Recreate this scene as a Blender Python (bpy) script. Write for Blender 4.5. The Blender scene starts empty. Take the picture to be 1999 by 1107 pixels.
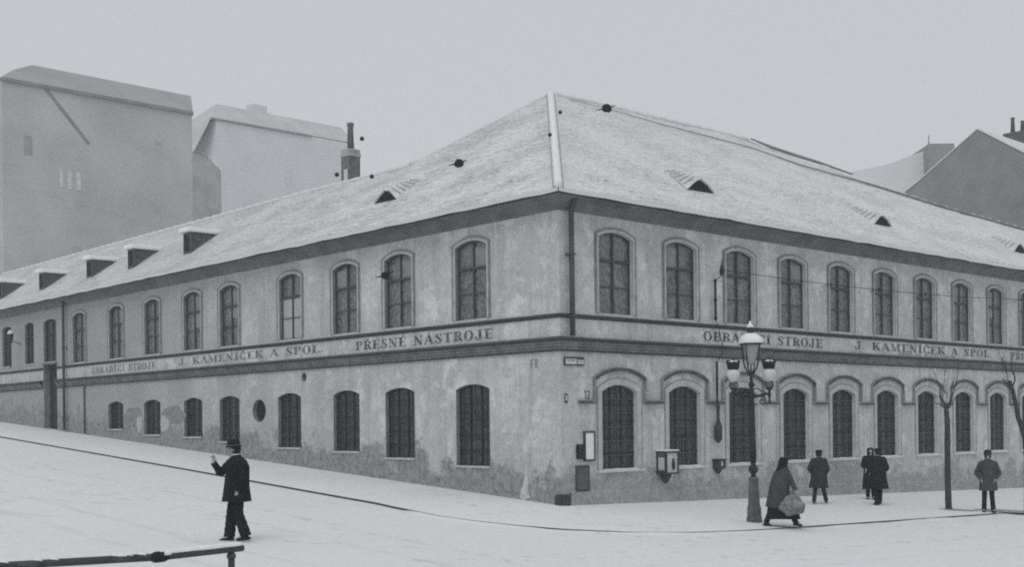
import bpy, bmesh, math, random
from mathutils import Vector, Matrix, noise
random.seed(11)
R_ = math.radians
scene = bpy.context.scene
col = scene.collection

# ------------------------------------------------------------------ camera
cam_d = bpy.data.cameras.new("camera")
cam = bpy.data.objects.new("camera", cam_d); col.objects.link(cam)
cam_d.sensor_width = 36.0
cam_d.lens = 36.0 * 2355 / 1999
cam_d.shift_y = (827.3 - 553.5) / 1999
cam_d.clip_start = 0.2; cam_d.clip_end = 6000
CAM_H = 2.14
cam.matrix_world = Matrix.Translation((0, 0, CAM_H)) @ Matrix.Rotation(R_(90), 4, 'X') @ Matrix.Rotation(-0.0106, 4, 'Z')
scene.camera = cam

# ------------------------------------------------------------------ sky, light, exposure
SUN_EL, SUN_AZ = 52.0, 200.0
world = bpy.data.worlds.new("World"); scene.world = world; world.use_nodes = True
wn = world.node_tree; wn.nodes.clear()
sky = wn.nodes.new('ShaderNodeTexSky'); sky.sky_type = 'NISHITA'; sky.sun_disc = False
sky.sun_elevation = R_(SUN_EL); sky.sun_rotation = R_(SUN_AZ)
sky.air_density = 1.0; sky.dust_density = 4.0; sky.ozone_density = 1.0
hs = wn.nodes.new('ShaderNodeHueSaturation'); hs.inputs['Saturation'].default_value = 0.10
cl = wn.nodes.new('ShaderNodeMixRGB'); cl.inputs[0].default_value = 0.82
cl.inputs[2].default_value = (5.12, 5.32, 5.56, 1)          # even cloud layer
bg = wn.nodes.new('ShaderNodeBackground'); bg.inputs[1].default_value = 0.10
wo = wn.nodes.new('ShaderNodeOutputWorld')
wn.links.new(sky.outputs[0], hs.inputs['Color']); wn.links.new(hs.outputs[0], cl.inputs[1])
wn.links.new(cl.outputs[0], bg.inputs[0]); wn.links.new(bg.outputs[0], wo.inputs[0])

sun_d = bpy.data.lights.new("sun", 'SUN'); sun_d.energy = 0.5; sun_d.angle = R_(30); sun_d.color = (1, 0.985, 0.96)
sun = bpy.data.objects.new("sun", sun_d); col.objects.link(sun)
az = R_(SUN_AZ)
sd = Vector((math.sin(az) * math.cos(R_(SUN_EL)), math.cos(az) * math.cos(R_(SUN_EL)), math.sin(R_(SUN_EL))))
sun.rotation_euler = sd.to_track_quat('Z', 'Y').to_euler()
scene.view_settings.view_transform = 'Standard'; scene.view_settings.look = 'None'
scene.view_settings.exposure = 0.22; scene.view_settings.gamma = 1.0
scene.cycles.use_denoising = False
scene.cycles.max_bounces = 6
scene.cycles.volume_bounces = 1
try: scene.cycles.pixel_filter_type = 'GAUSSIAN'; scene.cycles.filter_width = 2.2
except Exception: pass

# ------------------------------------------------------------------ frames of the two fronts
C0 = Vector((1.263, 31.17, 0))
RD = Vector((0.73858, 0.67417, 0)).normalized()
LD = Vector((-0.67423, 0.73852, 0)).normalized()
Z = Vector((0, 0, 1))
def frame(xa, ya, o=C0):
    m = Matrix.Identity(4)
    for i in range(3): m[i][0] = xa[i]; m[i][1] = ya[i]; m[i][2] = Z[i]; m[i][3] = o[i]
    return m
FR = frame(RD, LD)            # x along the right front, y inward
FL = frame(-LD, RD)           # x = -t along the left front, y inward
GL, GR = 0.0622, -0.0258
def sat(v, lo, hi):
    if v > hi: return hi + (1 - math.exp(-(v - hi) / 60)) * 60 * 0.5
    if v < lo: return lo - (1 - math.exp((v - lo) / 60)) * 60 * 0.5
    return v
def gz(x, y):
    d = Vector((x, y, 0)) - C0
    return GL * sat(d.dot(LD), -60, 60) + GR * sat(d.dot(RD), -45, 60)
ROAD = -0.05

# ------------------------------------------------------------------ object helpers
def link(o, parent=None, m=None):
    col.objects.link(o)
    if parent: o.parent = parent
    if m is not None: o.matrix_local = m
    return o
def thing(name, label, cat, loc=(0, 0, 0), group=None, rz=0):
    o = bpy.data.objects.new(name, None); o.empty_display_size = 0.2
    link(o); o.location = loc; o.rotation_euler = (0, 0, rz)
    o["label"] = label; o["category"] = cat
    if group: o["group"] = group
    return o
def tag(o, label=None, cat=None, group=None, kind=None):
    if label: o["label"] = label
    if cat: o["category"] = cat
    if group: o["group"] = group
    if kind: o["kind"] = kind
    return o
def ob(name, bm, mat, parent=None, m=None, smooth=False, solid=None):
    me = bpy.data.meshes.new(name)
    bm.normal_update(); bm.to_mesh(me); bm.free()
    for mm in (mat if isinstance(mat, (list, tuple)) else [mat]): me.materials.append(mm)
    if smooth:
        for p in me.polygons: p.use_smooth = True
    return link(bpy.data.objects.new(name, me), parent, m)
def box(bm, x0, x1, y0, y1, z0, z1, m=None, mi=0):
    vs = [bm.verts.new(Vector((x, y, z))) for x in (x0, x1) for y in (y0, y1) for z in (z0, z1)]
    if m is not None:
        for v in vs: v.co = m @ v.co
    fs = [bm.faces.new([vs[i] for i in f]) for f in ((0, 1, 3, 2), (4, 6, 7, 5), (0, 4, 5, 1), (2, 3, 7, 6), (0, 2, 6, 4), (1, 5, 7, 3))]
    for f in fs: f.material_index = mi
    return fs
def tube(bm, pts, rad, n=8, cap=True, sq=1.0, mi=0):
    pts = [Vector(p) for p in pts]
    rings = []
    up = None
    for i, p in enumerate(pts):
        a = pts[max(i - 1, 0)]; b = pts[min(i + 1, len(pts) - 1)]
        d = (b - a).normalized()
        if up is None:
            up = Vector((0, 0, 1)) if abs(d.z) < 0.9 else Vector((1, 0, 0))
        s = d.cross(up).normalized(); up = s.cross(d).normalized()
        r = rad[i] if isinstance(rad, (list, tuple)) else rad
        rings.append([bm.verts.new(p + (s * math.cos(2 * math.pi * k / n) + up * sq * math.sin(2 * math.pi * k / n)) * r) for k in range(n)])
    for a, b in zip(rings, rings[1:]):
        for k in range(n):
            f = bm.faces.new((a[k], a[(k + 1) % n], b[(k + 1) % n], b[k])); f.smooth = True; f.material_index = mi
    if cap:
        f = bm.faces.new(list(reversed(rings[0]))); f.material_index = mi
        f = bm.faces.new(rings[-1]); f.material_index = mi
def lathe(bm, prof, n=16, c=(0, 0, 0), a0=0.0, mi=0, smooth=True):
    c = Vector(c); rings = []
    for r, z in prof:
        rings.append([bm.verts.new(c + Vector((max(r, 1e-4) * math.cos(a0 + 2 * math.pi * k / n), max(r, 1e-4) * math.sin(a0 + 2 * math.pi * k / n), z))) for k in range(n)])
    for a, b in zip(rings, rings[1:]):
        for k in range(n):
            f = bm.faces.new((a[k], a[(k + 1) % n], b[(k + 1) % n], b[k])); f.smooth = smooth; f.material_index = mi
    bm.faces.new(list(reversed(rings[0]))); bm.faces.new(rings[-1])
def ribbon(bm, path, w, y0, y1, closed=False, mi=0):
    """flat moulding following a path in the x-z plane; w = (outer, inner) offset"""
    n = len(path); L = []; Rr = []
    for i in range(n):
        if closed: a = path[i - 1]; b = path[(i + 1) % n]
        else: a = path[max(i - 1, 0)]; b = path[min(i + 1, n - 1)]
        p = path[i]
        d1 = Vector((p[0] - a[0], p[1] - a[1])); d2 = Vector((b[0] - p[0], b[1] - p[1]))
        if d1.length < 1e-6: d1 = d2
        if d2.length < 1e-6: d2 = d1
        d1.normalize(); d2.normalize()
        n1 = Vector((-d1.y, d1.x)); n2 = Vector((-d2.y, d2.x)); m = n1 + n2; m.normalize()
        k = min(1.0 / max(m.dot(n1), 0.35), 2.5)
        L.append((p[0] + m.x * w[0] * k, p[1] + m.y * w[0] * k)); Rr.append((p[0] + m.x * w[1] * k, p[1] + m.y * w[1] * k))
    V = [[bm.verts.new((q[0], y, q[1])) for q in S] for S, y in ((L, y0), (Rr, y0), (L, y1), (Rr, y1))]
    rng = range(n if closed else n - 1)
    for i in rng:
        j = (i + 1) % n
        for A, B in ((0, 1), (2, 0), (1, 3), (3, 2)):
            f = bm.faces.new((V[A][i], V[A][j], V[B][j], V[B][i])); f.material_index = mi
    if not closed:
        for i in (0, -1):
            f = bm.faces.new((V[0][i], V[1][i], V[3][i], V[2][i])); f.material_index = mi
def arch(w, h, rise, n=10, inset=0.0):
    w2 = w / 2 - inset; hs_ = h - rise
    p = [(-w2, inset if inset else 0.0)]
    for k in range(n + 1):
        x = -w2 + 2 * w2 * k / n
        u = x / w2
        p.append((x, hs_ + (rise - inset) * (math.sqrt(max(0, 1 - 0.45 * u * u)) - math.sqrt(0.55)) / (1 - math.sqrt(0.55))))
    p.append((w2, inset if inset else 0.0))
    return p
def arch_top(w, h, rise, x):
    u = x / (w / 2)
    return h - rise + rise * (math.sqrt(max(0, 1 - 0.45 * u * u)) - math.sqrt(0.55)) / (1 - math.sqrt(0.55))

# ------------------------------------------------------------------ materials
class NT:
    def __init__(s, name):
        s.m = bpy.data.materials.new(name); s.m.use_nodes = True; s.t = s.m.node_tree; s.n = s.t.nodes
        s.b = s.n['Principled BSDF']
    def new(s, k, **kw):
        x = s.n.new(k)
        for a, v in kw.items(): setattr(x, a, v)
        return x
    def l(s, a, b): s.t.links.new(a, b)
    def coord(s, sc=(1, 1, 1), kind='Object'):
        t = s.new('ShaderNodeTexCoord'); m = s.new('ShaderNodeMapping'); m.inputs['Scale'].default_value = sc
        s.l(t.outputs[kind], m.inputs[0]); return m.outputs[0]
    def noise(s, vec, scale, detail=4, rough=0.55):
        x = s.new('ShaderNodeTexNoise'); s.l(vec, x.inputs['Vector'])
        x.inputs['Scale'].default_value = scale; x.inputs['Detail'].default_value = detail; x.inputs['Roughness'].default_value = rough
        return x.outputs['Fac']
    def ramp(s, fac, a, b, ca=(0, 0, 0, 1), cb=(1, 1, 1, 1)):
        x = s.new('ShaderNodeValToRGB'); x.color_ramp.elements[0].position = a; x.color_ramp.elements[1].position = b
        x.color_ramp.elements[0].color = ca; x.color_ramp.elements[1].color = cb
        s.l(fac, x.inputs[0]); return x.outputs[0]
    def mix(s, fac, a, b, mode='MIX'):
        x = s.new('ShaderNodeMixRGB'); x.blend_type = mode
        for i, v in ((0, fac), (1, a), (2, b)):
            if isinstance(v, (int, float)): x.inputs[i].default_value = v if i == 0 else (v, v, v, 1)
            elif isinstance(v, tuple): x.inputs[i].default_value = v
            else: s.l(v, x.inputs[i])
        return x.outputs[0]
    def math(s, op, a, b=0.0, clamp=False):
        x = s.new('ShaderNodeMath'); x.operation = op; x.use_clamp = clamp
        for i, v in ((0, a), (1, b)):
            if isinstance(v, (int, float)): x.inputs[i].default_value = v
            else: s.l(v, x.inputs[i])
        return x.outputs[0]
    def bump(s, h, strength=0.3, dist=0.02):
        x = s.new('ShaderNodeBump'); x.inputs['Strength'].default_value = strength; x.inputs['Distance'].default_value = dist
        s.l(h, x.inputs['Height']); s.l(x.outputs[0], s.b.inputs['Normal'])
    def color(s, c):
        if isinstance(c, tuple): s.b.inputs['Base Color'].default_value = c
        else: s.l(c, s.b.inputs['Base Color'])
def g(v, t=0.0): return (v * (0.99 + t), v, v * (1.01 - t), 1)
def plain(name, v, rough=0.8, var=0.25, scale=3.0, spec=0.3, bump=0.0, t=0.0, metallic=0.0):
    n = NT(name); c = n.coord()
    f = n.noise(c, scale, 5, 0.6)
    n.color(n.mix(n.ramp(f, 0.3, 0.7), g(v * (1 - var), t), g(v * (1 + var), t)))
    n.b.inputs['Roughness'].default_value = rough; n.b.inputs['Specular IOR Level'].default_value = spec
    n.b.inputs['Metallic'].default_value = metallic
    if bump: n.bump(n.noise(c, scale * 6, 4), bump, 0.02)
    return n.m
def wall_material(name, base, slope, stain=1.0, far_dark=0.0):
    """old lime plaster: blotches, pale worn patches, rain streaks, ragged splash dirt above the pavement"""
    n = NT(name)
    co = n.coord(); st = n.coord((1.6, 1, 0.16)); st2 = n.coord((5.0, 1, 0.30))
    big = n.ramp(n.noise(co, 0.45, 6, 0.65), 0.40, 0.60)
    c = n.mix(big, g(base * 0.78), g(base * 1.14))
    mid = n.ramp(n.noise(co, 1.7, 6, 0.7), 0.44, 0.60)
    c = n.mix(n.math('MULTIPLY', mid, 0.42), c, g(base * 0.62))
    streak = n.ramp(n.noise(st, 1.5, 6, 0.65), 0.50, 0.66)
    c = n.mix(n.math('MULTIPLY', streak, 0.62), c, g(base * 0.46))
    fine = n.ramp(n.noise(st2, 1.6, 5, 0.65), 0.53, 0.68)
    c = n.mix(n.math('MULTIPLY', fine, 0.52), c, g(base * 0.46))
    pale = n.ramp(n.noise(co, 0.8, 6, 0.7), 0.54, 0.60)
    c = n.mix(n.math('MULTIPLY', pale, 0.55), c, g(base * 1.45))
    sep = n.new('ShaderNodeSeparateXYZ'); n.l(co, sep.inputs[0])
    if far_dark:
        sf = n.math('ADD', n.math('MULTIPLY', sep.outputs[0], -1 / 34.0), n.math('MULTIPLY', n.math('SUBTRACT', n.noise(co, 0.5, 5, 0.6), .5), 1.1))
        c = n.mix(n.math('MULTIPLY', n.ramp(sf, .18, .80), far_dark), c, g(base * 0.42))  # wall grows darker toward its far end, broken up by noise
    hgt = n.math('SUBTRACT', sep.outputs[2], n.math('MULTIPLY', sep.outputs[0], slope))
    rag = n.noise(co, 0.9, 7, 0.72)
    lvl = n.math('ADD', hgt, n.math('MULTIPLY', n.math('SUBTRACT', rag, 0.5), -4.0))
    if stain:
        d = n.math('MULTIPLY', n.ramp(lvl, 0.72, 1.22, (1, 1, 1, 1), (0, 0, 0, 1)), 1.0 * stain, True)
        mott = n.ramp(n.noise(co, 5.0, 6, 0.75), 0.40, 0.60)
        c = n.mix(d, c, n.mix(mott, g(base * 0.06), g(base * 0.36)))
        halo = n.ramp(lvl, 1.1, 2.3, (1, 1, 1, 1), (0, 0, 0, 1))
        c = n.mix(n.math('MULTIPLY', n.math('MULTIPLY', halo, n.ramp(n.noise(co, 2.6, 5, .7), .46, .58)), 0.35), c, g(base * 0.5))
    speck = n.ramp(n.noise(co, 10, 4, 0.7), 0.62, 0.67)
    c = n.mix(n.math('MULTIPLY', speck, 0.35), c, g(base * 0.45))
    grain = n.noise(co, 8, 6, 1.0)
    c = n.mix(0.30, c, n.ramp(grain, 0.36, 0.64, g(base * 0.35), g(base * 1.6)))
    n.color(c); n.b.inputs['Roughness'].default_value = 0.95; n.b.inputs['Specular IOR Level'].default_value = 0.15
    n.bump(n.math('ADD', n.noise(co, 3, 6, 0.6), n.math('MULTIPLY', n.noise(co, 25, 3), 0.3)), 0.5, 0.03)
    return n.m
def roof_material(name, side):
    """snow lying on small tiles; tile edges and bare spots show through in ragged rows"""
    n = NT(name)
    uv = n.new('ShaderNodeUVMap'); uv.uv_map = 'UVMap'
    def mp(sc):
        m = n.new('ShaderNodeMapping'); m.inputs['Scale'].default_value = sc; n.l(uv.outputs[0], m.inputs[0]); return m.outputs[0]
    a = mp((1, 1, 1))
    snow = n.mix(n.noise(a, 0.5, 5, 0.6), g(0.66), g(0.80))
    sep = n.new('ShaderNodeSeparateXYZ'); n.l(a, sep.inputs[0]); sepx = n.math('MULTIPLY', sep.outputs[0], 1 / 40)
    wob = n.math('MULTIPLY', n.noise(a, 1.2, 5, 0.7), 0.6)
    blot = n.ramp(n.noise(mp((0.5, 0.9, 1)), 0.8, 6, 0.7), 0.44, 0.62)
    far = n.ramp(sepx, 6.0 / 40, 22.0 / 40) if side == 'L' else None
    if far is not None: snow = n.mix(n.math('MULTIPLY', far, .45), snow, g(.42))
    snow = n.mix(n.math('MULTIPLY', blot, 0.48 if side == 'R' else 0.9), snow, g(0.42 if side == 'R' else 0.38))
    rows = n.math('SINE', n.math('MULTIPLY', n.math('ADD', sep.outputs[1], wob), 2 * math.pi / 0.30))
    rowm = n.ramp(rows, 0.30, 0.95)
    gate = n.ramp(n.noise(mp((0.35, 0.9, 1)), 1.0, 5, 0.7), 0.44 if side == 'R' else 0.38, 0.64)
    f = n.math('MULTIPLY', n.math('MULTIPLY', rowm, gate), 0.50)
    c = n.mix(f, snow, g(0.30))
    spots = n.ramp(n.noise(mp((1.0, 2.2, 1)), 2.6, 5, 0.75), 0.55, 0.62)
    sp2 = n.ramp(n.noise(mp((0.4, 0.6, 1)), 1.0, 4, 0.7), 0.42 if side == 'R' else 0.36, 0.58)
    c = n.mix(n.math('MULTIPLY', n.math('MULTIPLY', spots, sp2), 0.85), c, g(0.08))
    strk = n.ramp(n.noise(mp((1.1, 3.0, 1)), 1.3, 5, 0.7), 0.50, 0.66)
    c = n.mix(n.math('MULTIPLY', strk, 0.22 if side == 'R' else 0.5), c, g(0.33))
    grain = n.noise(a, 8, 3, 0.85)
    c = n.mix(0.34, c, n.ramp(grain, 0.38, 0.62, g(0.30), g(1.0)))
    n.color(c); n.b.inputs['Roughness'].default_value = 0.85; n.b.inputs['Specular IOR Level'].default_value = 0.2
    n.bump(n.math('ADD', n.math('MULTIPLY', rowm, 0.5), n.noise(a, 3.0, 5, 0.6)), 0.5, 0.04)
    return n.m
def snow_material(name, v=0.78, patches=True):
    n = NT(name); co = n.coord()
    st = n.coord((0.25, 1.0, 1)); 
    c = n.mix(n.noise(co, 0.25, 5, 0.6), g(v * 0.93), g(v * 1.04))
    if patches:
        p = n.ramp(n.noise(st, 0.8, 7, 0.72), 0.58, 0.70)
        q = n.ramp(n.noise(co, 0.10, 3, 0.5), 0.46, 0.60)
        c = n.mix(n.math('MULTIPLY', n.math('MULTIPLY', p, q), 0.45), c, g(v * 0.46))
        w = n.ramp(n.noise(n.coord((0.5, 2.6, 1)), 2.0, 5, 0.7), 0.66, 0.74)
        c = n.mix(n.math('MULTIPLY', n.math('MULTIPLY', w, q), 0.4), c, g(v * 0.40))
    if patches:
        sp_ = n.new('ShaderNodeSeparateXYZ'); n.l(co, sp_.inputs[0])
        def across(dx, dy, cc, offs, wd, amp, seed):
            d = n.math('ADD', n.math('ADD', n.math('MULTIPLY', sp_.outputs[0], dx), n.math('MULTIPLY', sp_.outputs[1], dy)), -cc)
            d = n.math('ADD', d, n.math('MULTIPLY', n.noise(n.coord((1, 1, 1)), .12 + seed, 3, .5), 2.2))
            tot = None
            for o_ in offs:
                e = n.math('ABSOLUTE', n.math('SUBTRACT', d, o_)); m_ = n.ramp(e, wd * .3, wd, (1, 1, 1, 1), (0, 0, 0, 1)); tot = m_ if tot is None else n.math('MAXIMUM', tot, m_)
            gt_ = n.ramp(n.noise(co, 1.3, 6, .8), .42, .60)
            return n.math('MULTIPLY', n.math('MULTIPLY', tot, gt_), amp)
        cr = C0.dot(RD); cl2 = C0.dot(LD)
        if name == 'road_snow':
            c = n.mix(across(RD.x, RD.y, cr, (-6.9, -8.2, -10.4, -11.8), .16, .30, 0), c, g(v * .52))
            c = n.mix(across(LD.x, LD.y, cl2, (-7.0, -8.4, -10.2), .16, .22, .03), c, g(v * .52))
        prints = n.ramp(n.noise(co, 2.6, 3, .6), .59, .65)
        pg = n.ramp(n.noise(co, .22, 3, .5), .47, .55)
        c = n.mix(n.math('MULTIPLY', n.math('MULTIPLY', prints, pg), .42), c, g(v * .5))
    grain = n.noise(co, 7, 6, 1.0)
    c = n.mix(0.20, c, n.ramp(grain, 0.36, 0.64, g(v * 0.5), g(1.0)))
    n.color(c); n.b.inputs['Roughness'].default_value = 0.8; n.b.inputs['Specular IOR Level'].default_value = 0.2
    n.bump(n.math('ADD', n.noise(co, 1.5, 6, 0.6), n.math('MULTIPLY', n.noise(co, 12, 3), 0.3)), 0.45, 0.04)
    return n.m
def glass_material(name, v, rough=0.12, spec=0.5):
    n = NT(name); t = n.new('ShaderNodeTexCoord')
    g2 = n.new('ShaderNodeNewGeometry')
    f = n.ramp(n.noise(g2.outputs['Position'], 0.9, 3, 0.6), 0.35, 0.65)
    f2 = n.noise(g2.outputs['Position'], 9.0, 3, 0.7)
    c = n.mix(f, g(v * 0.55), g(v * 1.40)); c = n.mix(0.5, c, n.ramp(f2, .38, .66, g(v * 0.3), g(v * 2.4)))
    n.color(c); n.b.inputs['Roughness'].default_value = rough; n.b.inputs['Specular IOR Level'].default_value = spec
    n.bump(f2, 0.08, 0.01)
    return n.m
def cloth(name, v):
    n = NT(name); co = n.coord()
    c = n.mix(n.noise(co, 5, 4, 0.6), g(v * 0.6), g(v * 1.5)); n.color(c)
    n.b.inputs['Roughness'].default_value = 0.95; n.b.inputs['Specular IOR Level'].default_value = 0.1
    n.bump(n.noise(co, 9, 4, 0.6), 0.6, 0.03); return n.m

M_WR = wall_material("plaster_right", 0.575, GR, .72)
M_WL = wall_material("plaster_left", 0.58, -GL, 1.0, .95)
M_WB = plain("plaster_rear", 0.30)
M_BAND = wall_material("band_paint", 0.56, 0, 0.0)
M_TRIM = plain("trim_paint", 0.052, 0.8, 0.3, 4)
M_CORN = plain("cornice_paint", 0.17, 0.85, 0.35, 3)
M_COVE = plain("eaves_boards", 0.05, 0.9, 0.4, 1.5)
M_SURR = plain("surround_plaster", 0.46, 0.9, 0.18, 3)
M_SURD = plain("surround_edge_shade", 0.27, 0.9, 0.25, 3)  # darker tone paints in the shaded outline of the mouldings
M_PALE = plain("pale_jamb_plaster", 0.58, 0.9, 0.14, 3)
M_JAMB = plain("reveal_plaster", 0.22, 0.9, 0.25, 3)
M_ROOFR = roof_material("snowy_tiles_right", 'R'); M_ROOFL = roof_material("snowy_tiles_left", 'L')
M_SNOW = snow_material("road_snow", 0.80); M_SNOWS = snow_material("pavement_snow", 0.84)
M_SNOWP = snow_material("lying_snow", 0.84, False)
M_KERB = plain("kerb_stone", 0.045, 0.9, 0.3, 2)
M_GU = glass_material("upper_glass", 0.135, 0.25); M_GL = glass_material("lower_glass", 0.055, 0.25, 0.35)
M_GF = glass_material("far_glass", 0.045, 0.3, 0.3)
M_CURT = plain("curtain", 0.42, 0.9, 0.08, 4)
M_FRAME = plain("window_paint", 0.05, 0.7, 0.3, 5)
M_FRAMEB = plain("grille_iron", 0.03, 0.7, 0.3, 5)
M_FRAMEU = plain("upper_window_paint", 0.07, 0.7, 0.3, 5)
M_FRAMEP = plain("muntin_paint", 0.10, 0.7, 0.3, 5)
M_IRON = plain("lamp_iron", 0.022, 0.6, 0.35, 6, 0.3)
M_IRONG = plain("lamp_base_iron", 0.09, 0.65, 0.35, 6, 0.4)
M_PIPE = plain("pipe_zinc", 0.062, 0.6, 0.3, 3, 0.4)
M_RAIL = plain("rail_paint", .055, .7, .4, 8)
M_BLACK = plain("opening_dark", 0.016, 0.9, 0.2)
M_DIRT = plain("dark_boards", 0.07, 0.9, 0.4, 2)
def worn(name, a, b, lo, hi):
    n = NT(name); co = n.coord(); f = n.ramp(n.noise(co, 7, 4, 0.7), lo, hi); n.color(n.mix(f, g(a), g(b))); n.b.inputs['Roughness'].default_value = .9; return n.m
M_LETT = worn("sign_letters", 0.05, 0.30, 0.42, 0.72)
M_LETTM = worn("half_worn_letters", 0.06, 0.34, 0.40, 0.66)
M_LETTF = worn("faded_letters", 0.12, 0.40, 0.42, 0.66)
M_WHITE = plain("white_enamel", 0.78, 0.5, 0.06, 4)
M_GREY = plain("grey_panel", 0.10, 0.8, 0.25, 4)
M_BRICK = plain("chimney_brick", 0.15, 0.9, 0.4, 5)
M_BARK = plain("bark", 0.055, 0.95, 0.4, 8, 0.2, 0.8)
M_SKIN = plain("skin", 0.33, 0.6, 0.1, 8, 0.3, 0, 0.02)
M_FAR1 = plain("hazed_plaster_tenement", 0.45, .95, .20, .14); M_FAR2 = plain("hazed_plaster_block", 0.64, .95, .05, .3)  # walls made paler so their colour carries part of the haze
M_FAR3 = plain("far_firewall", 0.25, 0.95, 0.14, 0.6); M_FARD = plain("far_dark_trim", 0.24, 0.9, 0.2, 1)
M_FAR4 = plain("far_annex_plaster", 0.38, 0.95, 0.2, 0.5)
M_FARR = snow_material("far_roof_snow", 0.72, False)
M_REAR = snow_material("rear_roof_snow", 0.70, False)
n_ = NT("lamp_glass"); n_.color(g(0.42)); n_.b.inputs['Roughness'].default_value = 0.3; n_.b.inputs['Transmission Weight'].default_value = 0.35; M_LG = n_.m
n_ = NT("milk_glass"); n_.color(g(0.56)); n_.b.inputs['Roughness'].default_value = 0.3; M_MILK = n_.m

# ------------------------------------------------------------------ ground
def axis(lo, hi, step, far):
    a = [lo + step * i for i in range(int((hi - lo) / step) + 1)]
    x = hi; s = step
    while x < far: s *= 1.35; x += s; a.append(x)
    x = lo; s = step
    while x > -far: s *= 1.35; x -= s; a.insert(0, x)
    return a
bm = bmesh.new()
ax, ay = axis(-60, 60, 2.0, 900), axis(-60, 60, 2.0, 900)
rows = []
for a in ax:
    rows.append([])
    for b in ay:
        p = C0 + RD * a + LD * b
        rows[-1].append(bm.verts.new((p.x, p.y, gz(p.x, p.y) + ROAD)))
for r0, r1 in zip(rows, rows[1:]):
    for i in range(len(ay) - 1): bm.faces.new((r0[i], r1[i], r1[i + 1], r0[i + 1]))
tag(ob("road", bm, M_SNOW, smooth=True), "snow covered street surface", kind="structure")

# kerb line (distance along right front, along left front)
KR, KL = -4.35, -5.45
kp = [(KR, 58.0)]
b = 50.0
while b > 1.0: kp.append((KR - 0.12 * math.exp(-((b - 3) / 6) ** 2), b)); b -= 2.0
kp += [(-4.60, 1.0), (-4.76, -0.9), (-4.55, -2.0), (-4.22, -2.85), (-3.66, -3.75), (-2.6, -4.65), (-1.05, -5.22), (0.4, -5.40), (1.7, KL)]
a = 4.0
while a <= 60: kp.append((a, KL)); a += 2.0
def W(a, b, dz=0.0):
    p = C0 + RD * a + LD * b; return Vector((p.x, p.y, gz(p.x, p.y) + dz))
bm = bmesh.new()
inner = [(0.3, max(b, 0.3)) if a < -3 and b > -1 else (max(a, 0.3), 0.3) for a, b in kp]
prev = None
for (a, b), (c, d) in zip(kp, inner):
    vs = []
    for k in range(6):
        f = k / 5; vs.append(bm.verts.new(W(a + (c - a) * f, b + (d - b) * f, (0.012 * noise.noise(Vector((a, b, k * 3.1))) if 0 < k < 5 else 0))))
    if prev:
        for k in range(5): bm.faces.new((prev[k], prev[k + 1], vs[k + 1], vs[k]))
    prev = vs
tag(ob("pavement", bm, M_SNOWS, smooth=True), "snow covered pavement round the factory corner", kind="structure")
bm = bmesh.new(); prev = None
for i, (a, b) in enumerate(kp):
    q = kp[min(i + 1, len(kp) - 1)]; p = kp[max(i - 1, 0)]
    d = Vector((q[0] - p[0], q[1] - p[1])).normalized(); nx, ny = -d.y * -1, d.x * -1
    # outward (to the road)
    o = 0.012
    vs = [bm.verts.new(W(a, b, -0.001)), bm.verts.new(W(a - abs(nx) * o * (1 if a < 0 else 0), b - abs(ny) * o * (1 if b < 0 else 0), -0.004)), bm.verts.new(W(a - abs(nx) * o * 1.5, b - abs(ny) * o * 1.5, ROAD - 0.06))]
    if prev:
        for k in range(2): bm.faces.new((prev[k], prev[k + 1], vs[k + 1], vs[k]))
    prev = vs
tag(ob("kerb", bm, M_KERB), "dark stone kerb edge", kind="structure")

bm = bmesh.new(); prev = None
fine = []
for (a, b), (c, d) in zip(kp, kp[1:]):
    m_ = max(1, int(math.hypot(c - a, d - b) / .35))
    for k in range(m_): fine.append((a + (c - a) * k / m_, b + (d - b) * k / m_))
for i, (a, b) in enumerate(fine):
    q = fine[min(i + 1, len(fine) - 1)]; p = fine[max(i - 1, 0)]
    d = Vector((q[0] - p[0], q[1] - p[1])).normalized(); n_o = Vector((d.y, -d.x))
    if n_o.x > 0 and a < -2 or n_o.y > 0 and b < -3: n_o = -n_o
    P = W(a, b); h = (-.01 if b > 0.5 else .022) + .024 * noise.noise(Vector((P.x * .5, P.y * .5, 2))) + .012 * noise.noise(P * 2.5) + (.012 if -5 < b < 0.5 or a > -3 and a < 3 else 0)
    h = max(.002, min(.046, h))
    vs = [bm.verts.new(W(a + n_o.x * o_, b + n_o.y * o_, ROAD + z_)) for o_, z_ in ((.020, h), (.09, h * .8), (.30 + .1 * noise.noise(P), -.004))]
    if prev:
        for k in range(2): bm.faces.new((prev[k], prev[k + 1], vs[k + 1], vs[k]))
    prev = vs
tag(ob("kerb_snow", bm, M_SNOW, smooth=True), "snow banked against the kerb", kind="structure")

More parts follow.
